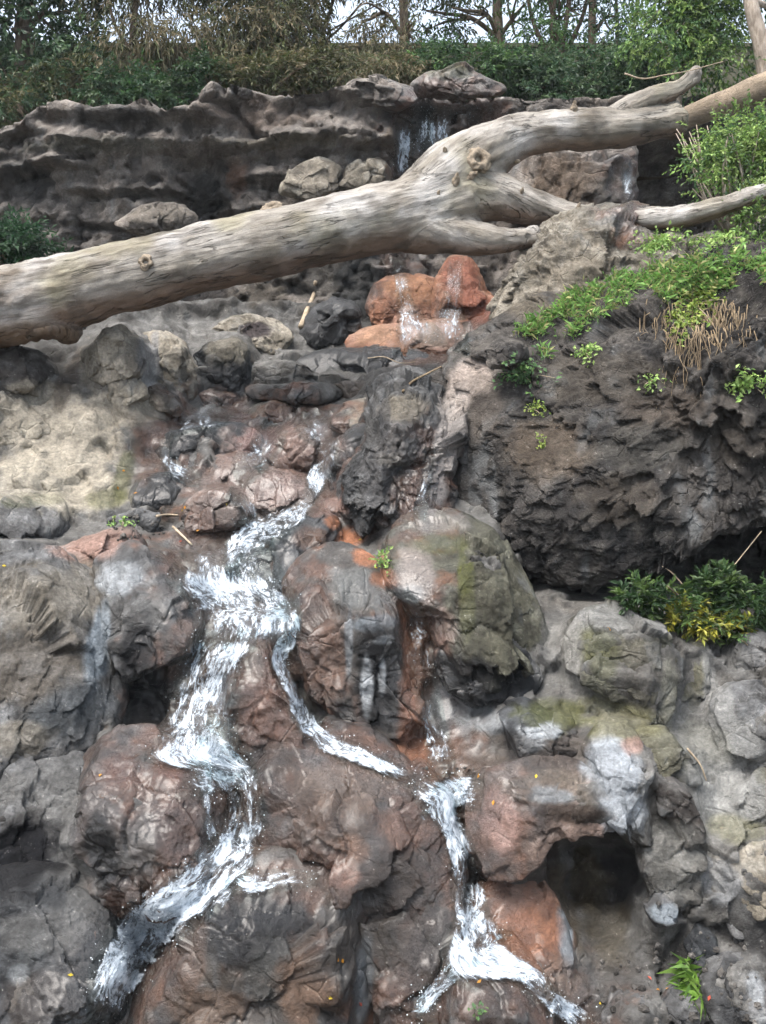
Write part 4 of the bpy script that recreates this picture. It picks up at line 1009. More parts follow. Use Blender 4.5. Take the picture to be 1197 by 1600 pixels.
# ------------------------------------------------------------------ the fallen trunk
AX = {  # part: list of (px, py, radius px, depth)
 'trunk': [(-420, 560, 78, 9.2), (-200, 525, 74, 9.45), (-60, 488, 60, 9.65), (20, 474, 54, 9.75), (110, 456, 54, 9.85), (200, 433, 53, 9.98), (300, 408, 51, 10.15), (400, 385, 51, 10.3), (500, 361, 50, 10.45), (580, 345, 51, 10.58), (650, 330, 54, 10.7), (700, 318, 58, 10.78)],
 'upper_limb': [(640, 328, 46, 10.7), (700, 288, 58, 10.8), (752, 246, 47, 10.88), (800, 219, 36, 10.95), (860, 206, 30, 11.05), (930, 202, 29, 11.15), (1000, 196, 26, 11.25), (1052, 188, 21, 11.3), (1062, 186, 16, 11.3)],
 'lower_limb': [(640, 340, 44, 10.7), (710, 312, 54, 10.75), (770, 308, 37, 10.75), (830, 322, 25, 10.75), (890, 334, 18, 10.72), (950, 340, 16, 10.6), (1010, 343, 17, 10.25), (1070, 338, 18, 10.0), (1120, 326, 16, 9.9), (1180, 305, 13, 9.85), (1260, 270, 10, 9.8)],
 'broken_stub': [(620, 350, 44, 10.65), (690, 362, 33, 10.6), (750, 374, 26, 10.55), (800, 375, 19, 10.5), (838, 367, 8, 10.48)],
 'branch': [(962, 180, 16, 11.2), (985, 165, 14, 11.2), (1020, 151, 13, 11.22), (1055, 141, 12, 11.25), (1075, 127, 11, 11.25), (1092, 111, 5, 11.25)],
 'butt_splinter': [(-80, 500, 46, 9.62), (10, 488, 44, 9.7), (70, 490, 38, 9.76), (102, 508, 24, 9.82), (112, 528, 10, 9.86)],
}
axes = {}; items = []
for nm, a in AX.items():
    a = np.array(a, float); p = P(a[:, 0], a[:, 1], a[:, 3]); r = a[:, 2] / F * a[:, 3]
    pr = catmull(np.column_stack([p, r]), 8)
    axes[nm] = pr
    items.append((pr[:, :3], pr[:, 3], 20, 0.0, 0))
tmp_me = tubes_mesh('tmp', items)
tmp = bpy.data.objects.new('tmp', tmp_me); COL.objects.link(tmp)
md = tmp.modifiers.new('r', 'REMESH'); md.mode = 'VOXEL'; md.voxel_size = 0.021
dg2 = bpy.context.evaluated_depsgraph_get()
ev = tmp.evaluated_get(dg2); em = ev.to_mesh()
lv = np.empty(len(em.vertices) * 3, np.float32); em.vertices.foreach_get('co', lv); lv = lv.reshape(-1, 3).astype(float)
lf = np.empty(len(em.loops), np.int32); em.loops.foreach_get('vertex_index', lf)
ls = np.array([p.loop_total for p in em.polygons]); assert (ls == 4).all()
lf = lf.reshape(-1, 4)
ev.to_mesh_clear(); bpy.data.objects.remove(tmp); bpy.data.meshes.remove(tmp_me)
ed = np.vstack([lf[:, [0, 1]], lf[:, [1, 2]], lf[:, [2, 3]], lf[:, [3, 0]]])
for it in range(26):
    acc = np.zeros_like(lv); cnt = np.zeros(len(lv))
    np.add.at(acc, ed[:, 0], lv[ed[:, 1]]); np.add.at(cnt, ed[:, 0], 1)
    np.add.at(acc, ed[:, 1], lv[ed[:, 0]]); np.add.at(cnt, ed[:, 1], 1)
    avg = acc / cnt[:, None]
    lv = lv + (avg - lv) * (0.55 if it % 2 == 0 else -0.5 if it > 12 else 0.35)
me_tmp = mesh_from('t', lv, lf); nn = vnormals(me_tmp).copy(); bpy.data.meshes.remove(me_tmp)
# nearest axis and position along it
best = np.full(len(lv), 1e9); part = np.zeros(len(lv), int); along = np.zeros(len(lv)); cross = np.zeros((len(lv), 3))
names = list(axes)
for k, nm in enumerate(names):
    pr = axes[nm]; L = np.concatenate([[0], np.cumsum(np.linalg.norm(np.diff(pr[:, :3], axis=0), axis=1))])
    for i in range(len(pr)):
        d = np.linalg.norm(lv - pr[i, :3], axis=1) / pr[i, 3] + (0.12 if nm != 'trunk' else 0)
        m = d < best
        best[m] = d[m]; part[m] = k; along[m] = L[i] + k * 3.0
        tgv = pr[min(i + 1, len(pr) - 1), :3] - pr[max(i - 1, 0), :3]; tgv /= np.linalg.norm(tgv)
        rel = lv[m] - pr[i, :3]; al = rel @ tgv
        along[m] += al; cross[m] = rel - al[:, None] * tgv
grain = np.column_stack([along * 0.16, cross[:, 0], cross[:, 2]]) + cross[:, [1]] * np.array([0, .7, .7])
g1 = fbm(grain, 6, 5, 5); g2 = ridged(grain, 13, 3, 6); b1 = fbm(lv, 2.2, 4, 7)
ends = np.zeros(len(lv))
for k, nm in enumerate(names[1:5], 1):
    Lk = np.linalg.norm(np.diff(axes[nm][:, :3], axis=0), axis=1).sum() + k * 3.0
    ends += (part == k) * sstep(Lk - .22, Lk - .03, along)
lv = lv + nn * (ends * (.05 * ridged(grain * np.array([1, 1.6, 1.6]), 9, 3, 44) + .04 * fbm(lv, 14, 3, 45)))[:, None]
rag = sstep(3.2, 1.9, along) * (part == 0) + (part == names.index('butt_splinter'))
lv = lv + nn * (0.05 * b1 + 0.03 * g1 + 0.012 * g2 + .016 * fbm(lv, 6, 4, 37) + rag * (0.05 * ridged(lv, 2.5, 4, 16) + .09 * fbm(lv, 4, 5, 17)))[:, None]
pt = fbm(lv, 1.7, 4, 8)
col = np.array((0.265, 0.25, 0.225)) + (np.array((0.185, 0.168, 0.14)) - np.array((0.265, 0.25, 0.225))) * sstep(-0.3, 0.35, g1 + .3 * b1)[:, None]
col += (np.array((0.36, 0.355, 0.345)) - col) * (sstep(-0.05, 0.35, pt) * 0.75)[:, None]
col += (np.array((0.20, 0.185, 0.11)) - col) * (sstep(0.05, 0.4, fbm(lv, 1.3, 3, 18)) * 0.55)[:, None]
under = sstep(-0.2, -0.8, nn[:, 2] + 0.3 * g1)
col += (np.array((0.15, 0.095, 0.065)) - col) * (under * 0.8)[:, None]           # darker brown where the surface faces down
col += (np.array((0.12, 0.088, 0.062)) - col) * (np.clip(rag, 0, 1) * sstep(-0.2, 0.2, g1 + 0.6 * b1 - .3 * nn[:, 2]) * 0.85)[:, None]
col += (np.array((0.07, 0.055, 0.045)) - col) * (sstep(0.55, 0.85, g2) * 0.35)[:, None]
col += (np.array((0.06, 0.05, 0.04)) - col) * (sstep(.3, .5, ridged(grain * np.array([1.6, 1, 1]), 4.5, 3, 28)) * sstep(.05, .3, fbm(lv, 2.5, 3, 29)) * .6)[:, None]
log = thing('fallen_tree', 'bleached forked dead tree trunk lying across the ravine with its butt on the left bank', 'log', tuple(axes['trunk'][20, :3] - np.array([0, 0, .5])))
me_all = mesh_from('t', lv, lf); nn2 = vnormals(me_all).copy(); bpy.data.meshes.remove(me_all)
fpart = np.array([np.bincount(r_).argmax() for r_ in part[lf]]) if False else part[lf[:, 0]]
org = np.array(log.location); LOGP = {}
for k, nm in enumerate(names):
    fs = lf[fpart == k]; ids, inv = np.unique(fs, return_inverse=True)
    if len(ids) < 8: continue
    me = mesh_from(nm, lv[ids] - org, inv.reshape(-1, 4))
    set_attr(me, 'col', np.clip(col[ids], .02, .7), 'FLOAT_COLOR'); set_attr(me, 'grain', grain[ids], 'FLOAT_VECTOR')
    me.normals_split_custom_set_from_vertices(nn2[ids].tolist())
    LOGP[nm] = link(nm, me, M_LOG, log)

bpy.context.view_layer.update(); DG = bpy.context.evaluated_depsgraph_get()
def log_bump(nm, px, py, rpx, kind='knot', ang=0.0):
    h, n = hit(px, py)
    if h is None: return
    ob = scene.ray_cast(DG, CV, ray(px, py))[4]
    own = next((LOGP[k] for k in LOGP if LOGP[k].name == ob.name), LOGP['trunk'])
    R0 = rpx / F * h[1]
    q, f = ico(4)
    n = n / np.linalg.norm(n); n = n * 0.8 + np.array([0, -.4, .1]); n /= np.linalg.norm(n)
    a = np.cross(n, [0, 0, 1.0]); a /= np.linalg.norm(a); b = np.cross(n, a)
    r = np.hypot(q[:, 0], q[:, 1])
    if kind == 'knot':      # swollen ring round a rotted hole
        hgt = q[:, 2] * 0.45 + np.where(q[:, 2] > 0, -1.1 * np.exp(-(r / 0.26) ** 2), 0)
        loc = q[:, [0]] * a * 1.05 + q[:, [1]] * b * 1.05 + hgt[:, None] * n
    else:                   # snapped twig stub
        ln = 1.9
        dirn = n * 0.5 + np.array([math.sin(ang), -0.2, math.cos(ang)]) * 0.8
        loc = q[:, [0]] * a * (1 - .35 * np.clip(q[:, [2]], 0, 1)) + q[:, [1]] * b * (1 - .35 * np.clip(q[:, [2]], 0, 1)) + np.where(q[:, [2]] > 0, q[:, [2]] * ln, q[:, [2]]) * dirn
    vv = h + loc * R0
    nz = fbm(vv, 18, 4, px); vv = vv + (vv - h) * (0.45 * nz)[:, None] + .012 * np.stack([fbm(vv, 30, 3, px + k) for k in range(3)], 1)
    cc = np.array((0.27, 0.225, 0.17)) * (0.85 + 0.9 * nz[:, None])
    if kind == 'knot': cc = cc + (np.array((0.05, 0.035, 0.025)) - cc) * (np.exp(-(r / 0.3) ** 2) * (q[:, 2] > 0))[:, None]
    me = mesh_from(nm, vv - org, f); set_attr(me, 'col', np.clip(cc, .02, .7), 'FLOAT_COLOR'); set_attr(me, 'grain', vv * 2, 'FLOAT_VECTOR')
    link(nm, me, M_LOG, own)
log_bump('knot', 748, 250, 19); log_bump('knot', 425, 325, 15); log_bump('knot', 228, 410, 11)
log_bump('twig_stub', 896, 172, 6, 'stub', 0.15); log_bump('twig_stub', 712, 284, 6, 'stub', 0.3); log_bump('twig_stub', 735, 276, 6, 'stub', 1.2)
log_bump('twig_stub', 696, 236, 3.5, 'stub', -0.5); log_bump('twig_stub', 815, 300, 3.5, 'stub', 0.3); log_bump('twig_stub', 685, 302, 3, 'stub', 0.5)
log_bump('twig_stub', 805, 252, 4, 'stub', 1.5); log_bump('twig_stub', 905, 322, 3, 'stub', 0.3)

# second trunk piece that continues behind the limb end, half hidden by the bush
a = np.array([(1000, 215, 12, 12.1), (1085, 180, 18, 11.9), (1150, 156, 20, 11.6), (1220, 128, 22, 11.3), (1330, 95, 22, 11.2), (1440, 120, 20, 11.0)], float)
pr = catmull(np.column_stack([P(a[:, 0], a[:, 1], a[:, 3]), a[:, 2] / F * a[:, 3]]), 8)
me = tubes_mesh('dead_limb', [(pr[:, :3], pr[:, 3], 18, 0.25, 3)])
vv = np.array([x.co[:] for x in me.vertices]); nz = fbm(vv, 4, 4, 3)
set_attr(me, 'col', np.clip(np.array((0.24, 0.195, 0.145)) * (1 + 0.8 * nz[:, None]), .02, .7), 'FLOAT_COLOR'); set_attr(me, 'grain', vv * np.array([.6, 2, 3]), 'FLOAT_VECTOR')
tag(link('dead_limb', me, M_LOG), 'grey dead limb rising behind the green bush past the broken end of the fork', 'log')

# ------------------------------------------------------------------ leaves
def leaf_mesh(name, c, d, up, ln, wd, cols, curl=0.15):
    """folded leaf of two blades, four vertices each"""
    d = d / (np.linalg.norm(d, axis=1)[:, None] + 1e-9)
    side = np.cross(d, up); side /= np.linalg.norm(side, axis=1)[:, None] + 1e-9
    nrm = np.cross(side, d)
    ln = np.broadcast_to(ln, len(c))[:, None]; wd = np.broadcast_to(wd, len(c))[:, None]
    base = c; tip = c + d * ln - nrm * ln * curl
    m = c + d * ln * 0.48
    l = m + side * wd * 0.5 + nrm * wd * 0.16; r = m - side * wd * 0.5 + nrm * wd * 0.16
    n = len(c)
    v = np.stack([base, l, tip, r], 1).reshape(-1, 3)
    i = np.arange(n)[:, None] * 4
    f = np.stack([i + np.array([0, 2, 1]), i + np.array([0, 3, 2])], 1).reshape(-1, 3)
    me = mesh_from(name, v, f, False)
    set_attr(me, 'col', np.repeat(np.clip(cols, .005, .8), 4, 0), 'FLOAT_COLOR')
    return me

def foliage(name, blobs, pal, ln, wd, twigs, per=8, twig_len=0.22, droop=0.4, seed=1, gap=-0.05, parent=None, gscale=1.6):
    """blobs: (px, py, rx px, ry px, depth, depth radius); leaves grow in sprays on short twigs"""
    rs = np.random.RandomState(seed); C_ = []; D_ = []; T_ = []
    area = np.array([b[2] * b[3] for b in blobs], float); area /= area.sum()
    for b, a_ in zip(blobs, area):
        n = int(twigs * a_ * 1.8)
        u = rs.normal(size=(n, 3)); u /= np.linalg.norm(u, axis=1)[:, None]
        r = rs.rand(n) ** 0.42
        k = b[4] / F
        c0 = P(b[0], b[1], b[4])
        q = c0 + u * r[:, None] * np.array([b[2] * k, b[5], b[3] * k])
        keep = fbm(q, gscale, 3, seed) + 0.25 * (rs.rand(n) - .5) > gap
        C_.append(q[keep]); D_.append(u[keep])
    c = np.vstack(C_); d = np.vstack(D_); n = len(c)
    if n > twigs:
        sel = rs.choice(n, twigs, replace=False); c = c[sel]; d = d[sel]; n = twigs
    d = d * 0.8 + rs.normal(0, .6, (n, 3)); d[:, 2] -= droop; d /= np.linalg.norm(d, axis=1)[:, None]
    tl = twig_len * rs.uniform(.5, 1.4, n)
    t = np.tile(np.linspace(0.1, 1, per), n); tw = np.repeat(np.arange(n), per)
    pos = c[tw] + d[tw] * (tl[tw] * t)[:, None]; pos[:, 2] -= droop * 0.35 * tl[tw] * t * t
    rnd = rs.normal(0, 1, (len(tw), 3)); sgn = np.where(np.tile(np.arange(per) % 2, n) == 0, 1, -1)[:, None]
    sd_ = np.cross(d[tw], np.array([0, 0, 1.0])); ld = d[tw] * .7 + sd_ * sgn * 0.8 + rnd * 0.45; ld[:, 2] -= droop * 0.8
    up = np.array([0, 0, 1.0]) + rs.normal(0, .55, (len(tw), 3))
    L = ln * rs.uniform(.6, 1.3, len(tw))
    pal = np.array(pal); tone = rs.randint(0, len(pal), n)[tw]
    cols = .78 * pal[tone] * rs.uniform(.7, 1.3, (len(tw), 1)) * (1 + 0.5 * fbm(c, 2.0, 2, seed + 3))[tw][:, None]
    me = leaf_mesh(name, pos, ld, up, L, L * wd / ln, cols)
    return link(name, me, M_LEAF, parent)

DKG = [(.040, .085, .045), (.06, .115, .055), (.075, .125, .055)]
MIDG = [(.075, .16, .055), (.11, .20, .06), (.07, .135, .06)]
LITG = [(.23, .36, .10), (.30, .42, .13), (.16, .28, .08)]
TANL = [(.16, .145, .08), (.22, .185, .11), (.09, .11, .05), (.12, .13, .06)]
OLV = [(.09, .10, .04), (.06, .08, .03), (.13, .13, .06)]

def limbed_tree(name, label, stem, width_px, Y, blobs, pal, ln, wd, twigs, mat=None, group=None, extra=(), seed=1, gap=-.05, droop=.4, per=8, twig_len=.25, cat='tree'):
    """stem: px polyline from foot up; the trunk is rooted on the upper ground"""
    rs = np.random.RandomState(seed)
    st = np.array(stem, float); p = P(st[:, 0], st[:, 1], Y)
    foot = p[0].copy(); foot[2] = min(foot[2], 6.75) if Y > 14 else foot[2] - .25
    p = np.vstack([foot, p]); t_ = thing(name, label, cat, tuple(foot), group)
    k = Y / F; w = width_px / 2 * k
    rad = np.linspace(w * 1.15, w * .6, len(p))
    items = [(catmull(np.column_stack([p, rad]), 6)[:, :3], catmull(np.column_stack([p, rad]), 6)[:, 3], 9, .25, seed)]
    for ex in extra:
        e = np.array(ex, float); q = P(e[:, 0], e[:, 1], Y + rs.uniform(-.2, .2)); r_ = e[:, 2] / 2 * k
        cc = catmull(np.column_stack([q, r_]), 6); items.append((cc[:, :3], cc[:, 3], 7, .2, seed))
    # limbs into each clump of leaves
    for b in blobs:
        tgt = P(b[0], b[1], b[4]) + rs.normal(0, .1, 3)
        j = np.argmin(np.linalg.norm(p - tgt, axis=1) + np.where(p[:, 2] > tgt[2], .6, 0))
        a_ = p[j]; m = (a_ + tgt) / 2 + np.array([0, 0, .12]) + rs.normal(0, .06, 3)
        cc = catmull(np.array([a_, m, tgt, tgt + (tgt - m) * .6]), 5)
        items.append((cc, np.linspace(w * .45, w * .08 + .004, len(cc)), 5, .2, seed))
        for _ in range(4):
            e = tgt + rs.normal(0, 1, 3) * np.array([b[2] * k, b[5], b[3] * k]) * .6
            cc = catmull(np.array([m, (m + e) / 2 + rs.normal(0, .05, 3), e]), 4)
            items.append((cc, np.linspace(w * .2 + .004, .004, len(cc)), 4, 0, seed))
    tr = link('trunk', tubes_mesh('trunk', [(i_[0] - foot, *i_[1:]) for i_ in items]), mat or M_BARK, t_)
    cr = foliage('crown', blobs, pal, ln, wd, twigs, per, twig_len, droop, seed, gap, t_)
    cr.location = -foot
    return t_

TG = 'trees above the cliff'
limbed_tree('tree', 'dark blue-green tree crown at the head of the cliff beside the tan weeping tree', [(24, 190), (36, 60), (48, -120), (52, -330)], 26, 16.0,
            [(30, 50, 80, 60, 15.8, .7), (100, 20, 60, 50, 16.2, .7), (120, 90, 60, 50, 15.7, .6), (40, -80, 120, 90, 16, .9), (20, 130, 60, 50, 15.6, .5), (-100, 60, 80, 120, 16, .8), (150, -90, 90, 70, 16.2, .9)], DKG, .10, .045, 2600, group=TG, seed=11, gap=-.12)
limbed_tree('tree', 'weeping tree with narrow tan and olive leaves hanging over the cliff', [(196, 170), (205, 80), (212, 0), (225, -200)], 12, 15.6,
            [(215, 70, 70, 50, 15.4, .6), (290, 60, 60, 40, 15.5, .6), (170, 120, 60, 40, 15.3, .5), (250, 130, 60, 35, 15.3, .4), (230, -20, 120, 60, 15.8, .9), (300, -120, 150, 80, 16, .9)], TANL, .12, .022, 2300, group=TG, seed=12, gap=-.06, droop=.9, extra=[[(205, 80, 6), (180, 40, 5), (165, -20, 4)]])
limbed_tree('tree', 'bushy straw-tinted tree between the weeping tree and the thin leaning stem', [(395, 150), (405, 70), (412, 0), (420, -180)], 12, 15.8,
            [(370, 55, 60, 50, 15.6, .6), (430, 50, 60, 45, 15.7, .6), (345, 110, 50, 35, 15.4, .4), (440, 105, 45, 32, 15.6, .4), (470, 40, 40, 40, 15.8, .4), (400, -50, 120, 60, 15.9, .8)], TANL, .11, .024, 2400, group=TG, seed=13, gap=-.1, droop=.8)
limbed_tree('tree', 'thin leaning stem against a bright gap of sky', [(492, 110), (504, 55), (520, 0), (545, -140)], 7, 16.6, [(560, -90, 90, 50, 16.5, .5), (480, -40, 40, 40, 16.5, .4), (590, 10, 20, 30, 16.5, .3)], OLV, .10, .03, 500, group=TG, seed=14, gap=-.05,
            extra=[[(500, 70, 4), (530, 45, 3.5), (565, 5, 3)], [(512, 30, 3.5), (500, 5, 3), (492, -40, 2)]])
limbed_tree('tree', 'brown trunk wrapped in straw-coloured creeper above the square cliff rock', [(628, 125), (632, 60), (630, 0), (628, -180)], 20, 15.5,
            [(600, 90, 50, 40, 15.3, .4), (560, 95, 36, 34, 15.5, .4), (640, 40, 26, 40, 15.4, .3), (640, 100, 40, 30, 15.3, .3), (630, -90, 110, 60, 15.5, .7), (575, 40, 24, 30, 15.6, .3)], TANL, .09, .02, 1300, group=TG, seed=15, gap=-.08, droop=.9)
limbed_tree('tree', 'straight dark trunk with glossy leaves at its foot behind the upper fall', [(780, 130), (779, 60), (777, 0), (776, -180)], 20, 16.4,
            [(690, 20, 50, 40, 16.2, .5), (740, 40, 36, 40, 16.1, .4), (770, 100, 50, 32, 16.0, .4), (700, -60, 90, 60, 16.4, .6), (820, 20, 26, 36, 16.2, .4), (840, -60, 90, 50, 16.4, .6)], MIDG + OLV, .075, .03, 1300, group=TG, seed=16, gap=0.05)
limbed_tree('tree', 'cluster of slender fanning stems against the sky', [(872, 140), (872, 100), (868, 40), (850, -40), (835, -160)], 11, 16.2,
            [(850, 40, 40, 30, 16, .4), (900, 30, 36, 30, 16.1, .4), (870, -50, 100, 50, 16.2, .6), (905, 95, 40, 26, 15.9, .3)], MIDG, .07, .028, 800, group=TG, seed=17, gap=.03,
            extra=[[(872, 110, 9), (882, 50, 8), (890, -10, 7), (895, -120, 6)], [(872, 105, 8), (895, 60, 7), (915, 10, 6), (930, -80, 5)], [(870, 110, 8), (850, 70, 7), (832, 30, 6), (815, -60, 5)], [(868, 100, 6), (862, 40, 6), (872, -30, 5), (880, -120, 4)]])
limbed_tree('tree', 'straight brown trunk right of the fanning stems', [(926, 130), (925, 60), (926, 0), (928, -180)], 15, 16.0, [(960, 30, 30, 40, 15.9, .4), (985, 80, 40, 26, 15.7, .4), (950, -70, 110, 55, 16, .6)], MIDG + DKG, .07, .028, 800, group=TG, seed=18, gap=.03,
            extra=[[(958, 110, 6), (965, 40, 5), (960, -30, 4), (955, -120, 3)], [(985, 110, 6), (992, 40, 6), (1000, -20, 5), (1010, -120, 4)]])
limbed_tree('tree', 'green leafy sapling spreading over the dead limb', [(1060, 170), (1065, 110), (1050, 40), (1040, -60)], 9, 13.2,
            [(1030, 60, 50, 36, 13.1, .4), (1080, 40, 50, 40, 13.2, .4), (1120, 90, 50, 40, 13.0, .4), (1060, 110, 50, 28, 13.0, .3), (1110, 10, 60, 40, 13.3, .4), (1040, 0, 50, 40, 13.3, .4), (1100, -90, 120, 60, 13.4, .6)], LITG + MIDG, .065, .03, 2300, group=TG, seed=19, gap=-.05, mat=M_PALEBARK)
limbed_tree('tree', 'pale-barked trunk leaning beside the leafy sapling', [(1198, 118), (1190, 70), (1172, 0), (1150, -120), (1130, -260)], 26, 12.6,
            [(1200, -60, 70, 60, 13.5, .5), (1120, -120, 100, 60, 13.6, .6), (1250, 40, 60, 60, 13.4, .5)], MIDG, .065, .03, 700, mat=M_PALEBARK, group=TG, seed=20)

def bush(name, label, px, py, Y, blobs, pal, ln, wd, twigs, seed, group=None, gap=-.1, droop=.3, per=8, twig_len=.18, stem=8, mat=None, cat='bush'):
    rs = np.random.RandomState(seed); foot = P(px, py, Y); t_ = thing(name, label, cat, tuple(foot), group)
    items = []
    for b in blobs:
        tgt = P(b[0], b[1], b[4])
        for _ in range(4):
            e = tgt + rs.normal(0, .5, 3) * np.array([b[2], 0, b[3]]) * b[4] / F; e[1] += rs.normal(0, .4) * b[5]
            cc = catmull(np.array([foot + rs.normal(0, .03, 3), (foot + e) / 2 + rs.normal(0, .05, 3), e]), 5)
            items.append((cc - foot, np.linspace(stem / 2 * Y / F, .004, len(cc)), 5, 0, 1))
    link('stem', tubes_mesh('stem', items), mat or M_BARK, t_)
    cr = foliage('leaves', blobs, pal, ln, wd, twigs, per, twig_len, droop, seed, gap, t_); cr.location = -foot
    return t_

BG = 'shrubs along the cliff top'
bush('shrub', 'dark shrub filling the dip in the cliff rim', 240, 200, 14.9, [(200, 150, 70, 40, 14.9, .5), (280, 160, 50, 36, 14.9, .5), (320, 130, 40, 40, 15, .4)], DKG + [(.04, .10, .03)], .08, .035, 1300, 31, BG)
bush('shrub', 'dark shrub behind the left end of the cliff rim', 60, 215, 14.9, [(20, 165, 60, 40, 15, .5), (90, 140, 60, 40, 15.1, .5), (-80, 170, 80, 50, 15, .5)], OLV + DKG, .08, .03, 1200, 32, BG)
bush('shrub', 'olive shrub below the straw-tinted tree on the rim', 420, 160, 15, [(380, 125, 50, 26, 15, .4), (450, 122, 60, 28, 15, .4), (510, 110, 50, 34, 15.2, .4)], OLV + TANL, .08, .028, 1200, 33, BG)
bush('shrub', 'green shrub on the mossy boulder of the upper fall', 740, 130, 14.6, [(690, 95, 46, 26, 14.6, .4), (750, 110, 50, 34, 14.5, .4), (800, 120, 40, 30, 14.6, .3)], MIDG + DKG, .065, .028, 1300, 34, BG)
bush('shrub', 'shadowy shrub behind the upper limb of the fallen trunk', 900, 160, 14.4, [(850, 120, 50, 36, 14.5, .4), (920, 110, 60, 40, 14.5, .4), (990, 110, 50, 40, 14.3, .4), (880, 150, 60, 24, 14.1, .3), (960, 145, 50, 22, 14.1, .3)], DKG, .07, .03, 2000, 35, BG)
bush('shrub', 'grassy straw-coloured shrub on the rim left of the upper fall', 610, 140, 14.5, [(610, 110, 40, 22, 14.5, .3), (560, 115, 30, 18, 14.6, .3), (650, 112, 24, 16, 14.5, .3)], TANL, .09, .018, 500, 36, BG, droop=.6)
bush('bush', 'bright green leafy bush hiding the limb ends above the grassy bank', 1150, 380, 10.2,
     [(1130, 225, 50, 30, 10.3, .3), (1170, 210, 50, 40, 10.4, .3), (1105, 250, 30, 30, 10.2, .25), (1165, 270, 50, 34, 10.1, .3), (1090, 200, 34, 14, 10.6, .2), (1100, 295, 22, 14, 10.1, .2), (1190, 335, 40, 22, 9.9, .25), (1240, 270, 60, 90, 10.2, .4), (1065, 215, 20, 12, 10.5, .15)], LITG + LITG + LITG + MIDG, .045, .022, 1400, 37, gap=.0, mat=M_PALEBARK, stem=7)
bush('bush', 'dark blue-green bush behind the trunk on the left bank', 10, 420, 11.0, [(15, 375, 46, 26, 11, .3), (60, 392, 26, 16, 10.9, .2), (-50, 380, 50, 40, 11, .3)], [(.03, .08, .035), (.045, .11, .045), (.03, .06, .035)], .07, .026, 800, 38)
SH = [(.028, .062, .024), (.04, .085, .03), (.05, .10, .03)]
bush('shrub', 'glossy green shrub with yellow-splashed leaves on the ledge before the cave', 1100, 990, 7.75,
     [(1000, 938, 34, 22, 7.65, .1), (1050, 945, 36, 24, 7.6, .085), (1120, 930, 44, 30, 7.85, .15), (1165, 955, 44, 26, 7.75, .15), (1130, 912, 36, 14, 7.9, .15), (1230, 945, 50, 40, 7.8, .2)], SH + [(.09, .15, .04)], .07, .026, 620, 39, gap=-.2, per=9, twig_len=.09, droop=.0)
bush('shrub', 'yellow variegated shrub spilling over the edge of the ledge', 1080, 990, 7.7, [(1070, 962, 34, 20, 7.65, .1), (1105, 975, 28, 14, 7.6, .08), (1150, 978, 24, 10, 7.6, .08)], [(.36, .34, .05), (.28, .30, .05), (.09, .15, .04), (.06, .10, .03)], .065, .024, 170, 40, gap=-.3, per=8, twig_len=.08, droop=.1)

# boundary wall behind the trees
wl = P(0, 68, 18.5)[2]
bw = thing('boundary_wall', 'long dark ivy-stained garden wall behind the tree trunks', 'wall', (0, 18.5, 6.7))
link('wall_panel', box_mesh('wall_panel', -30, 30, 0, .2, -.3, wl - 6.7 - .06), M_WALL, bw)
link('coping', box_mesh('coping', -30, 30, -.04, .24, wl - 6.7 - .06, wl - 6.7), M_WALL, bw)

# ------------------------------------------------------------------ small plants on the rock
bpy.context.view_layer.update(); DG = bpy.context.evaluated_depsgraph_get()
rs = np.random.RandomState(77)
def scatter(poly, n):
    poly = np.array(poly, float); out = []
    lo, hi = poly.min(0), poly.max(0)
    while len(out) < n:
        q = lo + rs.rand(2) * (hi - lo)
        x, y = q; ins = False; j = len(poly) - 1
        for i in range(len(poly)):
            if (poly[i, 1] > y) != (poly[j, 1] > y) and x < (poly[j, 0] - poly[i, 0]) * (y - poly[i, 1]) / (poly[j, 1] - poly[i, 1]) + poly[i, 0]: ins = not ins
            j = i
        if ins: out.append(q)
    return np.array(out)

def grass(name, poly, n, ln, pal, hang=.5, per=5, wd=.006, noise_gap=None):
    C_ = []; N_ = []
    for q in scatter(poly, n):
        h, nm = hit(*q)
        if h is not None: C_.append(h); N_.append(nm)
    c = np.array(C_); nm = np.array(N_)
    if noise_gap is not None:
        k = fbm(c, 3, 3, 9) > noise_gap; c = c[k]; nm = nm[k]
    c = np.repeat(c, per, 0) + rs.normal(0, .025, (len(c) * per, 3)); nm = np.repeat(nm, per, 0)
    d = nm * .5 + np.array([0, -.25, .75 - hang]) + rs.normal(0, .38, c.shape)
    pal = np.array(pal); cols = pal[rs.randint(0, len(pal), len(c))] * rs.uniform(.7, 1.3, (len(c), 1))
    L = ln * rs.uniform(.5, 1.4, len(c))
    up = np.array([0, 0, 1.0]) + rs.normal(0, .4, c.shape)
    me = leaf_mesh(name, c, d, up, L, wd, cols, curl=.45)
    o = link(name, me, M_LEAF); return o
GR = [(.22, .40, .11), (.28, .46, .14), (.17, .33, .09), (.40, .40, .18)]
o = grass('grass', [(795, 520), (850, 488), (900, 456), (960, 430), (1040, 402), (1110, 396), (1200, 392), (1300, 380), (1300, 430), (1190, 440), (1120, 455), (1040, 470), (960, 478), (905, 515), (850, 560), (835, 535)], 1400, .075, GR, hang=.45, per=7, wd=.0026, noise_gap=-.08)
tag(o, 'fine fresh green grass along the brow of the overhang', 'grass'); o['kind'] = 'stuff'
o = grass('grass', [(1000, 380), (1060, 360), (1197, 350), (1300, 340), (1300, 395), (1100, 398), (1010, 420)], 260, .05, LITG, hang=.0, per=5, wd=.012, noise_gap=-.05)
tag(o, 'low green herbs on the bank beneath the bright green bush', 'grass'); o['kind'] = 'stuff'

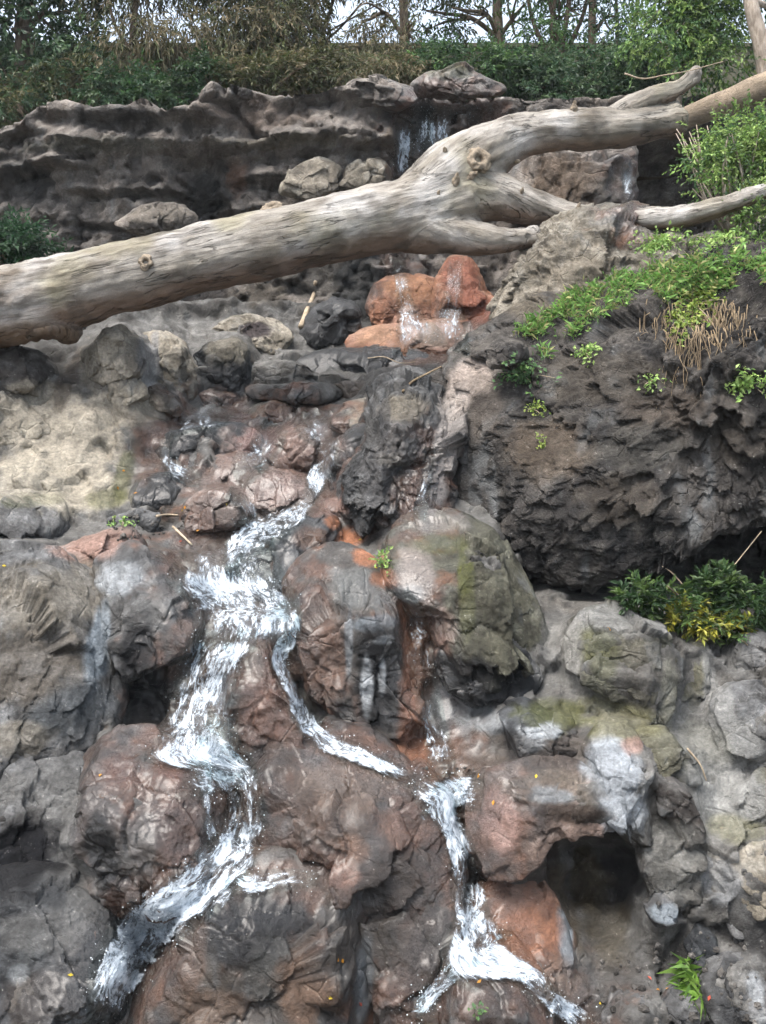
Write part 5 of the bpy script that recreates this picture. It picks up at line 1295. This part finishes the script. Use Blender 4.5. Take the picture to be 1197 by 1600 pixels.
def creeper(label, px, py, r, n, pal=LITG, ln=.04, name='creeper', wd=.6):
    h, nm = hit(px, py)
    if h is None: return
    t_ = thing(name, label, 'plant', tuple(h)); k = h[1] / F
    C_ = []; N_ = []
    for _ in range(n):
        q = rs.normal(0, .5, 2) * r
        hh, nn_ = hit(px + q[0], py + q[1])
        if hh is not None and abs(hh[1] - h[1]) < .6: C_.append(hh); N_.append(nn_)
    c = np.array(C_); nm = np.array(N_)
    items = []
    for i in range(0, len(c), 4):
        items.append((catmull(np.array([h - nm[i] * .01, (h + c[i]) / 2 + nm[i] * .04, c[i] + nm[i] * .05]) - h, 4), np.linspace(.005, .002, 9), 4, 0, 0))
    link('stem', tubes_mesh('stem', items), M_TWIG, t_)
    per = 5
    c2 = np.repeat(c + nm * .05 * rs.uniform(.4, 1.6, (len(c), 1)), per, 0) + rs.normal(0, .018, (len(c) * per, 3))
    d = rs.normal(0, 1, c2.shape) + np.repeat(nm, per, 0) * .4; d[:, 2] -= .3
    up = np.array([0, -.5, 1.0]) + rs.normal(0, .4, c2.shape)
    pal = np.array(pal); cols = pal[rs.randint(0, len(pal), len(c2))] * rs.uniform(.7, 1.35, (len(c2), 1))
    L = ln * rs.uniform(.6, 1.3, len(c2))
    o = link('leaves', leaf_mesh('leaves', c2 - h, d, up, L, L * wd, cols), M_LEAF, t_)
YG = [(.20, .27, .05), (.15, .23, .05), (.24, .29, .07)]
creeper('yellow-green creeper clump hanging from the grassy brow over dry roots', 1085, 475, (34, 30), 90, YG, .045)
creeper('second yellow-green creeper beside the dry roots on the overhang', 1062, 505, (16, 22), 40, YG, .045)
creeper('round-leaved green plant growing from the knob at the left of the overhang', 815, 585, (30, 28), 70, MIDG, .045)
creeper('small plant with heart leaves on the bare overhang face below the grass', 915, 552, (18, 14), 26, LITG, .04)
creeper('tiny sprig alone on the middle of the overhang face', 1015, 596, (16, 10), 16, LITG, .035)
creeper('green creeper patch under the dry roots on the overhang side', 1168, 598, (26, 18), 50, LITG, .045)
creeper('small yellowish sprig below the round-leaved plant', 835, 640, (20, 8), 14, YG, .035)
creeper('single lime sprig low on the overhang face', 845, 693, (6, 6), 5, YG, .035)
creeper('green sprig beside the pale cheek of the green-streaked boulder', 606, 880, (9, 14), 14, LITG, .04)
creeper('green weed in the leaf litter by the low grey slab', 190, 825, (14, 6), 12, LITG, .035)
creeper('leafy herb patch on the bank left of the grassy brow', 1030, 385, (30, 16), 60, LITG, .045)
creeper('herb patch on the bank between bush and grass', 1120, 375, (50, 16), 90, LITG, .045)
creeper('little weed on the ledge below the cave', 1168, 1008, (6, 5), 5, MIDG, .03)
creeper('green sprig on the boulder ringed by white water', 750, 1578, (6, 8), 5, MIDG, .03)

# dry roots hanging under the creeper
items = []
for _ in range(300):
    x = rs.normal(1095, 40); y = rs.uniform(470, 530)
    h, nm = hit(x, y)
    if h is None: continue
    L = rs.uniform(.2, .8); n = 7
    tt = np.linspace(0, 1, n)[:, None]
    lat = np.cumsum(rs.normal(0, .02, (n, 3)), axis=0)
    p = h + np.array([0, -.05, 0]) + tt * np.array([rs.normal(0, .07), -.12 * L - .04, -L]) + lat
    items.append((p, np.linspace(.005, .002, n), 3, 0, 0))
ro = link('hanging_roots', tubes_mesh('hanging_roots', items), M_DRY)
tag(ro, 'tangle of dry brown roots hanging down the overhang below the creeper', 'roots'); ro['kind'] = 'stuff'

# grass tuft at the foot of the rocks
o = grass('grass_tuft', [(1066, 1508), (1078, 1505), (1090, 1530), (1092, 1560), (1080, 1550)], 46, .12, [(.16, .30, .05), (.22, .36, .08), (.12, .22, .05)], hang=1.1, per=6, wd=.0045)
tag(o, 'bright green drooping grass tuft between the stones right of the rust rock', 'grass')

# fallen leaves
LC = [((.55, .42, .04), 'yellow'), ((.55, .25, .03), 'orange'), ((.35, .07, .04), 'red')]
spots = [(520, 1560, 0), (528, 1496, 1), (115, 1524, 0), (745, 1216, 1), (772, 1250, 1), (838, 1210, 0), (560, 845, 0), (590, 888, 0), (195, 735, 1), (215, 770, 1), (185, 765, 1), (355, 790, 0), (312, 828, 1),
         (1040, 1545, 1), (1025, 1547, 1), (1018, 1532, 2), (1110, 1555, 2), (565, 1572, 2), (536, 1505, 1), (745, 1535, 1), (290, 790, 1), (285, 800, 0), (10, 885, 0), (160, 1210, 1), (940, 1570, 0), (280, 848, 2), (955, 985, 1)]
for x, y, k in spots:
    h, nm = hit(x, y)
    if h is None: continue
    on = scene.ray_cast(DG, CV, ray(x, y))[4].get('label') or 'bare grey rock slope between the boulders'
    on = ' '.join(on.split()[:11])
    while on.split()[-1] in ('the', 'a', 'with', 'its', 'of', 'and', 'in', 'at', 'to', 'by', 'on', 'under', 'between', 'beside', 'above', 'below', 'left', 'right', 'down', 'over', 'behind', 'from', 'two'): on = ' '.join(on.split()[:-1])
    a_ = rs.uniform(0, 6.28); tdir = np.cross(nm, [math.cos(a_), math.sin(a_), .3]); tdir /= np.linalg.norm(tdir)
    cc = np.array(LC[k][0]) * rs.uniform(.8, 1.2)
    me = leaf_mesh('fallen_leaf', np.zeros((1, 3)), tdir[None], nm[None] + .01, .036, .02, cc[None], curl=.1)
    o = link('fallen_leaf', me, M_LEAF); o.location = h + nm * .004
    tag(o, LC[k][1] + ' fallen leaf on the ' + on, 'leaf', LC[k][1] + ' leaves fallen on the rocks')

# sticks and twigs
def stick(label, pts, r0, r1, mat=M_TWIG, lift=.02, name='stick', free=None):
    p = []
    for q in pts:
        if free is not None: p.append(P(q[0], q[1], free)); continue
        h, nm = hit(*q)
        if h is not None: p.append(h + nm * lift)
    if len(p) < 2: return
    cc = catmull(np.array(p), 6)
    o = link(name, tubes_mesh(name, [(cc, np.linspace(r0, r1, len(cc)), 6, .2, 3)]), mat); tag(o, label, 'stick')
stick('pale stick leaning in the black cleft under the trunk', [(472, 512), (480, 485), (490, 462), (494, 440)], .035, .022)
stick('short pale stick lying by the yellow-leaf boulder in the litter', [(245, 808), (262, 807), (278, 804)], .012, .008)
stick('pinkish stick lying in the dark water beside the white chute', [(270, 826), (280, 836), (300, 848)], .012, .008)
stick('thin bare twig crossing above the broken fork branch', [(976, 115), (1005, 123), (1040, 117), (1075, 111), (1130, 96)], .009, .004, free=11.15)
stick('thin straw stalk standing up from the glossy shrub', [(1130, 905), (1150, 880), (1190, 830)], .006, .003, free=8.2)
stick('dry stalk leaning out of the cave ledge beside the shrub', [(1068, 915), (1050, 895), (1035, 885)], .006, .003, free=8.2)
stick('thin curved root running down the pale rock beside the overhang knob', [(628, 612), (645, 596), (668, 584), (690, 574)], .012, .007, M_DRY, lift=.008)
stick('pale twig lying on the dark wet sill', [(575, 562), (600, 560), (625, 570), (650, 568)], .008, .005)
stick('thin stalk lying on the pale right slope above the low brown boulder', [(1075, 1170), (1090, 1195), (1100, 1220)], .008, .005)


# grit and small stones lodged between the rocks
V_ = []; F_ = []; off = 0; C_ = []
q2, f2_ = ico(2)
for poly, n_ in (([(930, 1490), (1100, 1450), (1197, 1480), (1197, 1600), (930, 1600)], 90), ([(175, 800), (285, 800), (300, 840), (180, 845)], 70), ([(640, 1195), (760, 1200), (740, 1225), (650, 1225)], 30)):
    for p_ in scatter(poly, n_):
        h, nm = hit(*p_)
        if h is None or nm[2] < .15: continue
        r_ = float(np.clip(rs.lognormal(-4.7, .6), .004, .03))
        V_.append(h + nm * r_ * .3 + q2 * (r_ * rs.uniform(.6, 1.25, 3)) + rs.normal(0, r_ * .16, q2.shape)); F_.append(f2_ + off); off += len(q2)
        C_.append(np.tile(np.array((.085, .08, .074)) * rs.uniform(.5, 1.6), (len(q2), 1)))
me = mesh_from('gravel', np.vstack(V_), np.vstack(F_), False)
set_attr(me, 'col', np.vstack(C_), 'FLOAT_COLOR'); set_attr(me, 'wet', np.full(off, .1))
o = link('gravel', me, M_ROCK); o['kind'] = 'stuff'; tag(o, 'grit and small stones lodged between the rocks', 'gravel')

# ------------------------------------------------------------------ moist air over the falls
t = NT('haze'); t.n.remove(t.b)
pv = t.add('VolumePrincipled'); pv.inputs['Density'].default_value = 0.0007; pv.inputs['Color'].default_value = (.9, .95, 1, 1)
t.l(pv.outputs[0], t.out.inputs['Volume'])
hz = link('haze', box_mesh('haze', -45, 45, -19, 76, -2.3, 16.0), t.m); hz['kind'] = 'stuff'
tag(hz, 'thin pale moist air hanging over the whole ravine', 'haze')
